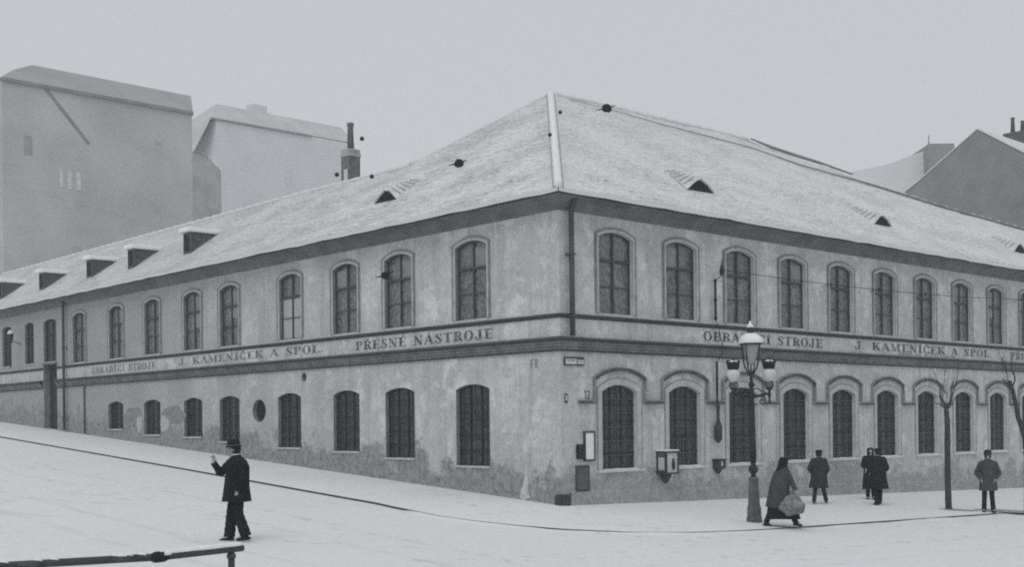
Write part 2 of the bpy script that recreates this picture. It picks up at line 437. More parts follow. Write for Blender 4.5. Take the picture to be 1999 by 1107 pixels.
# ------------------------------------------------------------------ factory building
B = thing("factory_building", "two storey corner factory with painted sign band and snowy hipped roof", "building", C0)
def rel(m): return Matrix.Translation(-C0) @ m
PR, PL = rel(FR), rel(FL)
RC = [2.10 + 2.745 * k for k in range(13)]                      # window axes, right front
LU = [3.5, 6.87, 9.66, 12.9, 17.0, 19.8, 23.15, 26.5, 30.3]     # upper, left front
LLW = [(3.5, .97), (6.86, 1.15), (9.67, 1.32), (13.03, 1.41), (17.07, 1.60), (19.83, 1.77), (23.25, 1.85), (26.63, 2.09)]
UW, UH, UZ = 1.36, 2.20, 5.07
RL = [c + .14 for c in RC]
def wall_bm(outline, holes, depth=0.30):
    bm = bmesh.new(); edges = []; loops = []
    for lp in [outline] + holes:
        vs = [bm.verts.new((x, 0, z)) for x, z in lp]; loops.append(vs)
        for i in range(len(vs)): edges.append(bm.edges.new((vs[i], vs[(i + 1) % len(vs)])))
    bmesh.ops.triangle_fill(bm, use_beauty=True, use_dissolve=False, edges=edges)
    for f in bm.faces:
        f.normal_update()
        if f.normal.y > 0: f.normal_flip()
    for vs in loops[1:]:
        back = [bm.verts.new((v.co.x, depth, v.co.z)) for v in vs]
        for i in range(len(vs)):
            j = (i + 1) % len(vs); f = bm.faces.new((vs[i], vs[j], back[j], back[i])); f.material_index = 1
    return bm
hr = []
for c in RC:
    hr.append([(c + .03 + x, UZ + z) for x, z in arch(UW, UH, .15)])
    hr.append([(c + .14 + x, .87 + z) for x, z in arch(1.40, 2.29, .19)])
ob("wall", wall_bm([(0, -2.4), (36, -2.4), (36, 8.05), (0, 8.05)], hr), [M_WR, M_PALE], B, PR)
hl = []
for c in LU: hl.append([(-c + x, UZ + z) for x, z in arch(1.36, UH, .15)])
for c, z0 in LLW: hl.append([(-c + x, z0 + z) for x, z in arch(1.44, 3.25 - z0, .14)])
FARW = [(33.62, 1.5), (36.15, 1.1), (39.1, 1.2)]
hl.append([(-32.85, 1.0), (-32.85, 5.12), (-34.40, 5.12), (-34.40, 1.0)])
for c, w in FARW: hl.append([(-c + x, 5.25 + z) for x, z in arch(w, 1.98, .12)])
hl.append([(-15.0 + .45 * math.cos(k * math.pi / 8), 2.68 + .40 * math.sin(k * math.pi / 8)) for k in range(16)])
hl.append([(-12.1 + .15 * math.cos(k * math.pi / 4), 3.76 + .16 * math.sin(k * math.pi / 4)) for k in range(8)])
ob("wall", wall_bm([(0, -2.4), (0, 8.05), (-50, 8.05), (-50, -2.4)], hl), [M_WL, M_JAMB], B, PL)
# rear and inner walls, dark backs of round openings
bm = bmesh.new()
box(bm, .7, 35.99, 13.6, 13.9, -2, 8.05); box(bm, 35.7, 36.0, .31, 13.59, -2, 8.05)
ob("rear_wall", bm, M_WB, B, PR)
bm = bmesh.new(); box(bm, -50, -13.9, 6.7, 7.0, -2, 8.05); box(bm, -50, -49.7, .31, 6.69, -2, 8.05)
ob("rear_wall", bm, M_WB, B, PL)
bm = bmesh.new(); box(bm, -15.6, -14.4, .16, .2, 2.2, 3.15); ob("round_opening", bm, M_BLACK, B, PL)
bm = bmesh.new(); box(bm, -12.3, -11.9, .16, .2, 3.5, 4.0); ob("round_opening", bm, M_BLACK, B, PL)

# ---- swept mouldings round the corner
def sweep(prof, side, t1, name, mat, t0=None, lab=None):
    if side == 'L' and t0 is None and name != 'eaves' and name != 'eaves_board':
        o_ = sweep(prof, side, 32.8, name, mat, 'c'); sweep(prof, side, 50, name, mat, 34.45); return o_
    if t0 == 'c': t0 = None
    bm = bmesh.new(); s = 1 if side == 'R' else -1; M = PR if side == 'R' else PL
    A = [bm.verts.new((s * (-o if t0 is None else t0), -o, z)) for o, z in prof]
    N = int(t1 / 3); prev = A; tb = t0 or 0
    for k in range(1, N + 1):
        t = tb + (t1 - tb) * k / N
        cur = [bm.verts.new((s * t, -o, z + 0.008 * noise.noise(Vector((t, 0, 3))))) for o, z in prof]
        for i in range(len(prof) - 1): bm.faces.new((prev[i], prev[i + 1], cur[i + 1], cur[i]) if s > 0 else (cur[i], cur[i + 1], prev[i + 1], prev[i]))
        prev = cur
    return ob(name, bm, mat, B, M)
course = [(.004, 4.87), (.05, 4.88), (.09, 4.93), (.09, 4.97), (.003, 5.00)]
corn = [(.004, 4.02), (.06, 4.04), (.06, 4.12), (.10, 4.13), (.10, 4.20), (.14, 4.22), (.19, 4.31), (.19, 4.36), (.004, 4.40)]
BANDS = {}
for s, t1 in (('R', 36), ('L', 50)):
    sweep(course, s, t1, "string_course", M_TRIM)
    sweep(corn, s, t1, "cornice", M_CORN)
    sweep([(.004, 4.005), (.07, 4.01), (.07, 4.05), (.063, 4.055)], s, t1, "cornice_moulding", M_TRIM)
    sweep([(.105, 4.205), (.205, 4.30), (.205, 4.345), (.192, 4.35)], s, t1, "cornice_moulding", M_TRIM)
    BANDS[s == 'R'] = sweep([(.012, 4.385), (.016, 4.62), (.012, 4.875)], s, t1, "sign_band", M_BAND)
    sweep([(.004, 4.998), (.05, 4.985), (.053, 4.995), (.004, 5.018)], s, t1, "ledge_snow", M_SURR)
    # coved cornice under the eaves
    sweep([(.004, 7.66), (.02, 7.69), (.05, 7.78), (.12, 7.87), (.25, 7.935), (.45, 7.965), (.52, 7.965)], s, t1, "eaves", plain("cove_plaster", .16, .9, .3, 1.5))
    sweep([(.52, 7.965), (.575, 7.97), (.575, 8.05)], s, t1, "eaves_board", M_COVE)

# ---- roof
E0 = C0 - RD * .6 - LD * .6 + Z * 8.1
uR = Vector((LD.x * .8211, LD.y * .8211, .5708)); uL = Vector((RD.x * .8058, RD.y * .8058, .5922))
RT = [(0, 0), (6.89, 8.87), (9.0, 9.08), (12, 9.12), (16, 9.3), (18.2, 9.28), (18.9, 8.75), (19.8, 8.35), (21.5, 7.9), (23.7, 7.0), (29.1, 5.9), (35.3, 5.3), (37.4, 5.2)]
LT = [(0, 0), (7.28, 8.55), (8.3, 7.53), (9.4, 6.6), (10.6, 5.35), (11.3, 4.90), (13.5, 4.9), (17.8, 5.05), (50.5, 5.05)]
def interp(T, t):
    for (a, b), (c, d) in zip(T, T[1:]):
        if t <= c: return b + (d - b) * (t - a) / (c - a)
    return T[-1][1]
def rp(t, u, lift=0.0): return E0 + RD * t + uR * u + RD.cross(uR) * lift
def lp(t, u, lift=0.0): return E0 + LD * t + uL * u - LD.cross(uL) * lift
def slope(T, f, s, tmax):
    bm = bmesh.new(); uvl = bm.loops.layers.uv.new('UVMap'); cols = []
    ts = sorted(set([i * .6 for i in range(int(tmax / .6) + 1)] + [p[0] for p in T]))
    NU = 14
    for t in ts:
        top = interp(T, t); c = []
        for k in range(NU + 1):
            u = top * k / NU
            jit = 0.035 * noise.noise(Vector((t * .8, u * .8, s))) + 0.02 * noise.noise(Vector((t * 3, u * 3, s)))
            if k == 0: u -= 0.03 * (noise.noise(Vector((t * 2.3, 9, s))) + .8)
            ed = min(1, t / 1.0) if k < NU else min(1, t / 1.0)
            c.append((bm.verts.new(f(t, u, jit * ed - (0.0))), (t, u)))
        cols.append(c)
    for a, b in zip(cols, cols[1:]):
        for k in range(NU):
            q = [a[k], b[k], b[k + 1], a[k + 1]]
            if (q[0][0].co - q[3][0].co).length < 1e-4: q = q[:3]
            try: fc = bm.faces.new([x[0] for x in q])
            except ValueError: continue
            fc.smooth = True
            for lo, x in zip(fc.loops, q): lo[uvl].uv = x[1]
    # eave fascia: snow edge above tile edge
    for i, dz in ((1, -.10),):
        prev = None
        for c in cols:
            v0 = c[0][0]; v1 = bm.verts.new(v0.co + Vector((0, 0, dz + .015 * noise.noise(v0.co * 2))))
            w = bm.verts.new(v1.co + (uR if s == 1 else uL) * .3 + Vector((0, 0, -.03)))
            if prev:
                bm.faces.new((prev[0], prev[1], v1, v0)); bm.faces.new((prev[1], prev[2], w, v1))
            prev = (v0, v1, w)
    for v in bm.verts: v.co -= C0
    return bm
ob("roof", slope(RT, rp, 1, 37.4), M_ROOFR, B)
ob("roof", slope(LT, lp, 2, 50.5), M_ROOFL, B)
# tile edge board below the snow (dark line of the eave)
bm = bmesh.new()
for d, o, tt in ((RD, -LD, 37.4), (LD, -RD, 50.5)):
    m_ = Matrix.Identity(4)
    p0 = E0 - C0
    a = p0 - o * .05 - Z * .10; 
    tube(bm, [a + d * .1, a + d * tt], .045, 6)
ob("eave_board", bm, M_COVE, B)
# rear slopes
bm = bmesh.new()
prev = None
for t, u in RT[1:]:
    a = rp(t, u) - C0; run = 15.1 - u * .8211; bq = E0 + RD * t + LD * 15.1 - C0
    bq.z = 8.1; v = [bm.verts.new(a), bm.verts.new(bq)]
    if prev: bm.faces.new((prev[0], prev[1], v[1], v[0]))
    else: v0 = v
    prev = v
prev = None
for t, u in LT[1:]:
    a = lp(t, u) - C0
    bq = (E0 + LD * t + RD * 8.2 - C0) if t > 11 else v0[1].co.copy()
    if t > 11: bq.z = 8.1
    v = [bm.verts.new(a - Z * .01), bm.verts.new(bq)]
    if prev: bm.faces.new((prev[1], prev[0], v[0], v[1]))
    prev = v
ob("rear_roof", bm, M_REAR, B)
# hip ridge tiles with snow
bm = bmesh.new()
pp = rp(6.89, 8.87) - C0; e = E0 - C0
pts = [e + (pp - e) * (k / 30) + Z * (.06 + .015 * noise.noise(Vector((k * .7, 0, 0)))) for k in range(31)]
pts[0] = e + Vector((0, 0, .02)); tube(bm, pts, [.10 + .012 * (k % 2) for k in range(31)], 8)
ob("hip_tiles", bm, M_SNOWP, B, smooth=True)
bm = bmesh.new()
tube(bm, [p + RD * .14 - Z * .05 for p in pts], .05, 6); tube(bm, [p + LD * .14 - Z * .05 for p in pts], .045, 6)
ob("hip_shadow_strips", bm, plain("hip_shadow_tone", .42), B)  # grey strips stand for the shadow beside the hip tiles
bm = bmesh.new()
wp = [(7.5, 8.5), (9.5, 8.55), (12, 8.22), (14, 8.15), (17, 8.0), (19.3, 7.15), (21.6, 6.95), (23.8, 6.75), (29.1, 5.75), (35.3, 5.15)]
tube(bm, [rp(t, u, .06) - C0 for t, u in wp], [.008, .012, .018, .022, .022, .03, .03, .04, .055, .055], 6)
ob("lightning_cable", bm, M_FARD, B)
bm = bmesh.new()
dp = [(18.25, 9.2), (19.0, 8.62), (20.0, 8.35), (21.6, 8.05), (23.4, 7.5)]
tube(bm, [rp(t, u, .10) - C0 for t, u in dp], [.03, .06, .07, .06, .03], 6)
ob("ridge_edge_tiles", bm, M_FARD, B)
# ridge bumps on the skyline
bm = bmesh.new()
rb = [(t, u) for t, u in RT if 6.8 < t < 18.3]
def ridge_tube(f, T, t0, t1, r):
    n = int((t1 - t0) / .35); tube(bm, [f(t0 + (t1 - t0) * k / n, interp(T, t0 + (t1 - t0) * k / n), .0) - C0 + Z * .02 * noise.noise(Vector((k * .9, t0, 1))) for k in range(n + 1)], [r * (.8 + .4 * (k % 2)) for k in range(n + 1)], 6)
ridge_tube(rp, RT, 6.9, 18.2, .09); ridge_tube(lp, LT, 7.3, 11.2, .09); ridge_tube(lp, LT, 11.2, 50, .09); ridge_tube(rp, RT, 21.5, 37, .09)
ob("ridge_tiles", bm, M_REAR, B)

# ---- windows
def window(name_parent_matrix, c, z0, w, h, rise, kind, label=None, cache={}):
    s = name_parent_matrix
    key = (kind, round(w, 3), round(h, 3), s is PR)
    M = s @ Matrix.Translation((c, 0, z0))
    fy = .13 if kind == 'upper' else .15
    if key not in cache:
        bm = bmesh.new()
        if kind in ('upper', 'far'):
            ribbon(bm, arch(w, h, rise), (0, -.032), fy - .04, fy)
            tz = h * .655
            box(bm, -.024, .024, fy - .05, fy - .005, .03, arch_top(w, h, rise, 0) - .05)
            box(bm, -w / 2 + .03, w / 2 - .03, fy - .06, fy - .008, tz - .032, tz + .032)
            if kind == 'upper': box(bm, -w / 2 + .05, w / 2 - .05, fy - .045, fy - .012, h * .33 - .012, h * .33 + .012)
        else:
            ribbon(bm, arch(w, h, rise), (0, -.03), fy - .03, fy)
            for q in (-1 / 6, 1 / 6):
                box(bm, q * w - .02, q * w + .02, fy - .035, fy - .005, .04, arch_top(w, h, rise, q * w) - .04)
            nn = 6
            for k in range(1, nn):
                zz = h * k / nn; ww = w / 2 - .04
                box(bm, -ww, ww, fy - .032, fy - .01, zz - .014, zz + .014)
        f = ob("window", bm, M_FRAMEU if kind == 'upper' else (M_FRAMEP if kind == 'lowR' else M_FRAME), B, M)
        bm = bmesh.new(); vs = [bm.verts.new((x, fy + .012, z)) for x, z in arch(w + .02, h + .01, rise)]; bm.faces.new(vs)
        p = ob("pane", bm, M_GU if kind == 'upper' else (M_GF if kind == 'far' else M_GL), f, Matrix.Identity(4))
        objs = [p]
        if kind in ('upper', 'lowR'):
            bm = bmesh.new()
            if kind == 'upper':
                ribbon(bm, arch(w, h, rise), (.08, .0), -.035, .0)
                ribbon(bm, arch(w, h, rise), (.115, .08), -.06, .0, mi=1)
                ribbon(bm, arch(w, h, rise), (.14, .115), -.02, .0, mi=1)
            else:
                ribbon(bm, [(x, z - (.0 if 0 < i < 12 else .0)) for i, (x, z) in enumerate(arch(w, h, rise))], (.17, .0), -.02, .0)
                ribbon(bm, arch(w, h, rise), (.19, .165), -.025, .0, mi=1)
            o = ob("surround", bm, [M_SURR, M_SURD], f, Matrix.Identity(4)); objs.append(o)
        if kind in ('lowR', 'lowL'):
            bm = bmesh.new()
            for k in range(1, 6):
                x = -w / 2 + w * k / 6; tube(bm, [(x, .115, .0), (x, .115, arch_top(w, h, rise, x) - .01)], .011, 5)
            for k in range(1, 5):
                zz = (h - .1) * k / 5; tube(bm, [(-w / 2, .115, zz), (w / 2, .115, zz)], .013, 5)
            objs.append(ob("grille", bm, M_FRAMEB, f, Matrix.Identity(4)))
        bm = bmesh.new()
        if kind == 'lowR': box(bm, -w / 2 - .22, w / 2 + .22, -.09, .12, -.07, -.004)
        elif kind == 'lowL': box(bm, -w / 2 - .02, w / 2 + .02, -.05, .12, -.06, .0)
        elif kind == 'upper': box(bm, -w / 2 - .0, w / 2 + .0, -.03, .16, -.06, -.005)
        else: box(bm, -w / 2, w / 2, -.03, .14, -.05, -.005)
        objs.append(ob("sill", bm, M_PALE if kind == 'lowR' else M_SURR, f, Matrix.Identity(4)))
        if kind == 'lowR':
            bm = bmesh.new(); hh = -.003 if kind != 'lowL' else .001
            x = -w / 2 + .01
            prev = None; n = 12
            for k in range(n + 1):
                xx = -w / 2 + .01 + (w - .02) * k / n; hgt = .02 + .012 * noise.noise(Vector((xx * 5, w, 0)))
                vs = [bm.verts.new((xx, -.02 if kind != 'lowR' else -.08, hh)), bm.verts.new((xx, .0, hh + hgt)), bm.verts.new((xx, .11, hh + hgt * 1.1))]
                if prev:
                    for q in range(2): bm.faces.new((prev[q], prev[q + 1], vs[q + 1], vs[q]))
                prev = vs
            objs.append(ob("sill_snow", bm, M_SNOWP, f, Matrix.Identity(4)))
        cache[key] = (f, objs)
    else:
        f0, objs = cache[key]
        f = f0.copy(); col.objects.link(f); f.matrix_local = M
        for o in objs:
            q = o.copy(); col.objects.link(q); q.parent = f
    return f
for c in RC:
    window(PR, c + .03, UZ, UW, UH, .15, 'upper'); window(PR, c + .14, .87, 1.40, 2.29, .19, 'lowR')
for i, c in enumerate(LU):
    f = window(PL, -c, UZ, 1.36, UH, .15, 'upper')
    if i == 3: WC = f
M_BLIND = plain("window_blind", .27, .9, .2, 3)
for o_ in [x for x in B.children if x.name.startswith('window')]:
    if abs(o_.location.z - UZ) > .01 or o_ == WC: continue
    random.seed(int(abs(o_.location.x * 37 + o_.location.y * 11)))
    for sx in (-1, 1):
        q_ = random.random()
        if q_ < .45:
            bm = bmesh.new(); xa, xb = sorted((sx * .035, sx * (UW / 2 - .05)))
            zb = UH * .655 + .04 if q_ < .32 else UH * .655 - random.uniform(.2, .6)
            box(bm, xa, xb, .128, .132, zb, UH - .17); ob('blind', bm, M_BLIND, o_, Matrix.Identity(4))
for c, z0 in LLW: window(PL, -c, z0, 1.44, 3.25 - z0, .14, 'lowL')
for c, w in FARW: window(PL, -c, 5.25, w, 1.98, .12, 'far')
bm = bmesh.new(); box(bm, -.63, -.03, .122, .127, .04, 1.38); box(bm, .03, .63, .122, .127, .04, 1.38)
tag(ob("curtain", bm, M_CURT, WC, Matrix.Identity(4)), "pale curtain behind the lower panes")
for cidx, (px0, px1, z0, z1) in enumerate([(-.3, .0, 1.5, 1.95)]): pass
# hood mould of the right front
bm = bmesh.new(); path = [(.62, 2.70), (1.22, 2.70)]
for c in RL:
    path += [(c - 1.0, 2.70), (c - 1.0, 3.33)]
    for k in range(1, 12):
        x = -1 + k / 6; path.append((c + x, 3.33 + .26 * (math.sqrt(1 - .5 * x * x) - math.sqrt(.5)) / (1 - math.sqrt(.5))))
    path += [(c + 1.0, 3.33), (c + 1.0, 2.70)]
path = [p for i, p in enumerate(path) if i == 0 or (abs(p[0] - path[i - 1][0]) + abs(p[1] - path[i - 1][1])) > .02]
ribbon(bm, path, (.045, -.02), -.085, .0)
ribbon(bm, path, (-.02, -.055), -.045, .0)
ob("hood_mould", bm, plain("hood_plaster", .24, .9, .3, 3), B, PR)
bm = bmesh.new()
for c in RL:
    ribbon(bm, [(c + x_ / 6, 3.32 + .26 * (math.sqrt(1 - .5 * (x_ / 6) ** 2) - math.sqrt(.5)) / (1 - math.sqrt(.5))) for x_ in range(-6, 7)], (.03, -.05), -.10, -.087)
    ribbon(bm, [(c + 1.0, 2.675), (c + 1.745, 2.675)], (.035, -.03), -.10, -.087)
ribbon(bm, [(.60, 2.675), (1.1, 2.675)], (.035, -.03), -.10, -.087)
ob("hood_edge", bm, plain("hood_edge_dark", .085, .9, .4, 3), B, PR)  # darker strip along the arcs and level ledges only
bm = bmesh.new()
ribbon(bm, [(p[0], p[1] + .045) for p in path if p[1] > 3.4 or True], (.016, .004), -.07, -.002)
bm.free()
# corner guard stone, low plinth
bm = bmesh.new(); box(bm, -.08, .26, -.08, .2, -.3, .28); bmesh.ops.bevel(bm, geom=bm.edges[:], offset=.03, segments=2, affect='EDGES')
ob("corner_stone", bm, M_TRIM, B, PR)
bm = bmesh.new()
prev = None
for k in range(0, 73):
    t = .3 + k * .5; zt = GR * t + .34 + .03 * noise.noise(Vector((t, 1, 1)))
    vs = [bm.verts.new((t, -.05, -2)), bm.verts.new((t, -.05, zt)), bm.verts.new((t, -.002, zt + .04))]
    if prev:
        for q in range(2): bm.faces.new((prev[q], vs[q], vs[q + 1], prev[q + 1]))
    prev = vs
ob("plinth", bm, M_WR, B, PR)
# tall gateway far left
bm = bmesh.new(); box(bm, -34.4, -32.85, .30, .34, 0, 5.5)
for k in range(6): box(bm, -34.4 + k * .26, -34.38 + k * .26, .285, .2995, .5, 5.4)
box(bm, -34.4, -32.85, .27, .2995, 4.0, 4.12); gt = ob("gate", bm, plain("gate_boards", .035, .9, .3, 3), B, PL)
bm = bmesh.new(); box(bm, -34.45, -32.8, -.10, .0, 5.12, 5.18); ob("gate_ledge", bm, M_CORN, B, PL)
# down pipes
def pipe(M, x, z0, z1, r, name, y=-.16, hopper=False):
    bm = bmesh.new(); tube(bm, [(x, -.30 if hopper else y, z1), (x, -.28 if hopper else y, z1 - .12), (x, y, z1 - .35), (x, y, (z0 + z1) / 2), (x + .01, y, z0)], r, 8)
    if hopper:
        lathe(bm, [(.07, -.05), (.16, .08), (.17, .20), (.15, .20)], 8, (x, -.32, z1 - .05))
    n = max(1, int((z1 - z0) / 1.6))
    for k in range(n): box(bm, x - r * 1.25, x + r * 1.25, y - r * 1.1, 0, z0 + .5 + k * 1.6, z0 + .54 + k * 1.6)
    return ob(name, bm, M_PIPE, B, M)
pipe(PR, .30, 4.40, 8.02, .07, "downpipe", hopper=True)
pipe(PL, -31.68, 2.05, 7.95, .065, "downpipe"); pipe(PL, -29.7, 1.9, 4.0, .035, "thin_pipe", -.06)
M_CHEEK = plain('dormer_boards', .10, .9, .35, 3)
M_CAP = snow_material('cap_snow', .93, False)
# shed dormers of the left wing
for t, u, sc in ((41.2, 1.15, 1.05), (35.6, 1.1, 1), (30.3, 1.2, 1), (26.1, 1.2, 1), (21.4, 1.35, 1.05)):
    p = lp(t, u) - C0; h = .80 * sc; run = h / .735; wd = .62
    m_ = frame(-LD, RD, p)
    bm = bmesh.new()
    v = [bm.verts.new(q) for q in ((0, 0, -.05), (0, 0, h), (0, run + .05, h + .02), (-wd, 0, -.05), (-wd, 0, h), (-wd, run + .05, h + .02))]
    for f in ((0, 1, 2), (5, 4, 3), (0, 3, 4, 1)): bm.faces.new([v[i] for i in f])
    box(bm, -.06, .02, -.03, .04, .0, h, mi=0)
    d = ob("roof_dormer", bm, M_CHEEK, B, m_)
    bm = bmesh.new(); box(bm, -wd - .1, .1, -.16, run + .14, h + .0, h + .19); bmesh.ops.bevel(bm, geom=bm.edges[:], offset=.04, segments=2, affect='EDGES')
    ob("snow_cap", bm, M_CAP, d, Matrix.Identity(4))
    bm = bmesh.new(); box(bm, -wd + .1, -.1, -.02, .0, .12, h - .1); ob("dormer_shutter", bm, M_BLACK, d, Matrix.Identity(4))
# ribbed roof vents
def vent(side, t, u, w):
    f = rp if side == 'R' else lp; d = RD if side == 'R' else LD; o = LD if side == 'R' else RD
    p = f(t, u, .03) - C0; m_ = frame(RD, LD, p) if side == 'R' else frame(-LD, RD, p)
    bm = bmesh.new(); H = .30
    vs = [bm.verts.new(q) for q in ((-w / 2, -.02, -.02), (w / 2, -.02, -.02), (w * .12, -.02, H), (-w * .08, -.02, H))]
    bm.faces.new(vs)
    d_ = ob("roof_vent", bm, M_BLACK, B, m_)
    bm = bmesh.new(); n = 11; prev = None; sl = .695 if side == 'R' else .735
    for k in range(n + 1):
        y = -.08 + .95 * k / n; hh = H * max(.04, 1 - k / n * .95) + (.02 if k % 2 == 0 else -.012); ww = w * (.54 - .25 * k / n)
        base = sl * max(y, -.02)
        c = [bm.verts.new(q) for q in ((-ww, y, base - .03), (-ww * .55, y, base + hh * .5 + .02), (-.02, y, base + hh + .03), (ww * .6, y, base + hh * .5 + .02), (ww, y, base - .03))]
        if prev:
            for q in range(4): bm.faces.new((prev[q], c[q], c[q + 1], prev[q + 1]))
        prev = c
    ob("ribbed_tiles", bm, plain("rib_snow", .62, .9, .15, 4), d_, Matrix.Identity(4))
    bm = bmesh.new()
    for k in range(5):
        y = .16 + .18 * k; base = sl * y; hh = H * max(.05, 1 - y / .95 * .95) + .02
        s_ = -1 if side == 'R' else 1
        tube(bm, [(s_ * w * .42, y + .05, base + .06), (s_ * .06, y, base + hh + .045)], .016, 5)
    ob("tile_gap_shade", bm, plain("tile_shade_grey", .36), d_, Matrix.Identity(4))  # grey bars paint in the shading between the tile ribs
vent('L', 9.25, 1.9, 1.12); vent('R', 7.4, 1.75, 1.2); vent('R', 17.85, 1.85, 1.15); vent('R', 28.65, 1.8, 1.15)
# chimney on the left wing
cp = C0 * 0 + RD * 3.72 + LD * 14.62
m_ = frame(RD, LD, cp)
bm = bmesh.new(); box(bm, -.25, .25, -.25, .25, 10.2, 12.02); box(bm, -.29, .29, -.29, .29, 10.2, 10.85)
ch = ob("chimney", bm, M_BRICK, B, m_)
bm = bmesh.new(); box(bm, -.28, .28, -.28, .28, 12.021, 12.16); box(bm, -.26, .26, -.26, .26, 12.16, 12.30); bmesh.ops.bevel(bm, geom=bm.edges[:], offset=.015, segments=1, affect='EDGES'); ob("chimney_cap", bm, plain("cap_mortar", .36), ch, Matrix.Identity(4))
bm = bmesh.new(); lathe(bm, [(.125, 12.28), (.105, 13.18), (.13, 13.2), (.13, 13.30), (.09, 13.30)], 12, (.02, .02, 0)); ob("chimney_pot", bm, M_BRICK, ch, Matrix.Identity(4))
bm = bmesh.new(); box(bm, -.255, -.251, -.16, .08, 11.05, 11.55); ob("plaster_patch", bm, M_PALE, ch, Matrix.Identity(4))
# bare plaster streak near the corner
bm = bmesh.new()
vs = [bm.verts.new((x, -.004, z)) for x, z in ((-1.60, .14), (-1.42, .10), (-1.20, .16), (-1.27, .38), (-1.24, .58), (-1.33, .95), (-1.40, .78), (-1.46, .46), (-1.57, .34))]; bm.faces.new(vs)
ob("plaster_patch", bm, plain('patch_plaster', .52, .9, .25, 6), B, PL)
def patch(name, cx, cz, rx, rz, mat, seed, yy):
    bm = bmesh.new(); vs = []
    for k in range(22):
        a_ = 2 * pi * k / 22; q_ = 1 + .35 * noise.noise(Vector((math.cos(a_) * 1.6, math.sin(a_) * 1.6, seed)))
        vs.append(bm.verts.new((cx + rx * q_ * math.cos(a_), yy, cz + rz * q_ * math.sin(a_))))
    bm.faces.new(vs); bm.normal_update()
    for f in bm.faces:
        if f.normal.y > 0: f.normal_flip()
    ob(name, bm, mat, B, PL)
pi = math.pi
PD, PP = plain('grey_render_patch', .24, .95, .35, 5), plain('pale_render_patch', .44, .95, .2, 6)
patch('plaster_patch', -24.95, 2.55, .85, .42, PD, 1, -.004); patch('plaster_patch', -21.5, 2.60, .95, .40, PD, 4, -.004)
patch('plaster_patch', -24.4, 2.30, .26, .36, PP, 7, -.008); patch('plaster_patch', -22.2, 2.25, .36, .33, PP, 9, -.008)
# lantern on the far left front
bm = bmesh.new(); tube(bm, [(0, 0, .25), (0, -.3, .35), (0, -.5, .32)], .02, 6); tube(bm, [(0, -.5, -.9), (0, -.5, .3)], .03, 6)
lathe(bm, [(.03, .3), (.10, .42), (.14, .72)], 6, (0, -.5, 0))
wl = ob("wall_lantern", bm, M_IRON, None, FL @ Matrix.Translation((-37.2, 0, 6.0)))
tag(wl, "small wall lantern with snowy cap between far left upper windows", "lamp")
bm = bmesh.new(); lathe(bm, [(.17, .72), (.12, .84), (.03, .92)], 8, (0, -.5, 0)); ob("snow_cap", bm, M_SNOWP, wl, Matrix.Identity(4))

# ---- painted lettering (thick-and-thin roman capitals)
def seg(bm, x0, z0, x1, z1, w):
    d = Vector((x1 - x0, z1 - z0)).normalized(); n = Vector((-d.y, d.x)) * w / 2
    return [(x0 + n.x, z0 + n.y), (x1 + n.x, z1 + n.y), (x1 - n.x, z1 - n.y), (x0 - n.x, z0 - n.y)]
ST, HA = .27, .075
def stem(x, serif=True):
    P = [[(x - ST / 2, 0), (x + ST / 2, 0), (x + ST / 2, 1), (x - ST / 2, 1)]]
    if serif: P += [[(x - ST * .95, 0), (x + ST * .95, 0), (x + ST * .95, HA), (x - ST * .95, HA)], [(x - ST * .95, 1 - HA), (x + ST * .95, 1 - HA), (x + ST * .95, 1), (x - ST * .95, 1)]]
    return P
def hb(x0, x1, z, h=HA): return [[(x0, z), (x1, z), (x1, z + h), (x0, z + h)]]
def ring(cx, cz, rx, rz, a0, a1, tx=ST, tz=HA, n=14):
    P = []
    for k in range(n):
        q = []
        for a, o in ((a0 + (a1 - a0) * k / n, 0), (a0 + (a1 - a0) * (k + 1) / n, 0), (a0 + (a1 - a0) * (k + 1) / n, 1), (a0 + (a1 - a0) * k / n, 1)):
            q.append((cx + (rx - o * tx) * math.cos(a), cz + (rz - o * tz) * math.sin(a)))
        P.append(q)
    return P
pi = math.pi
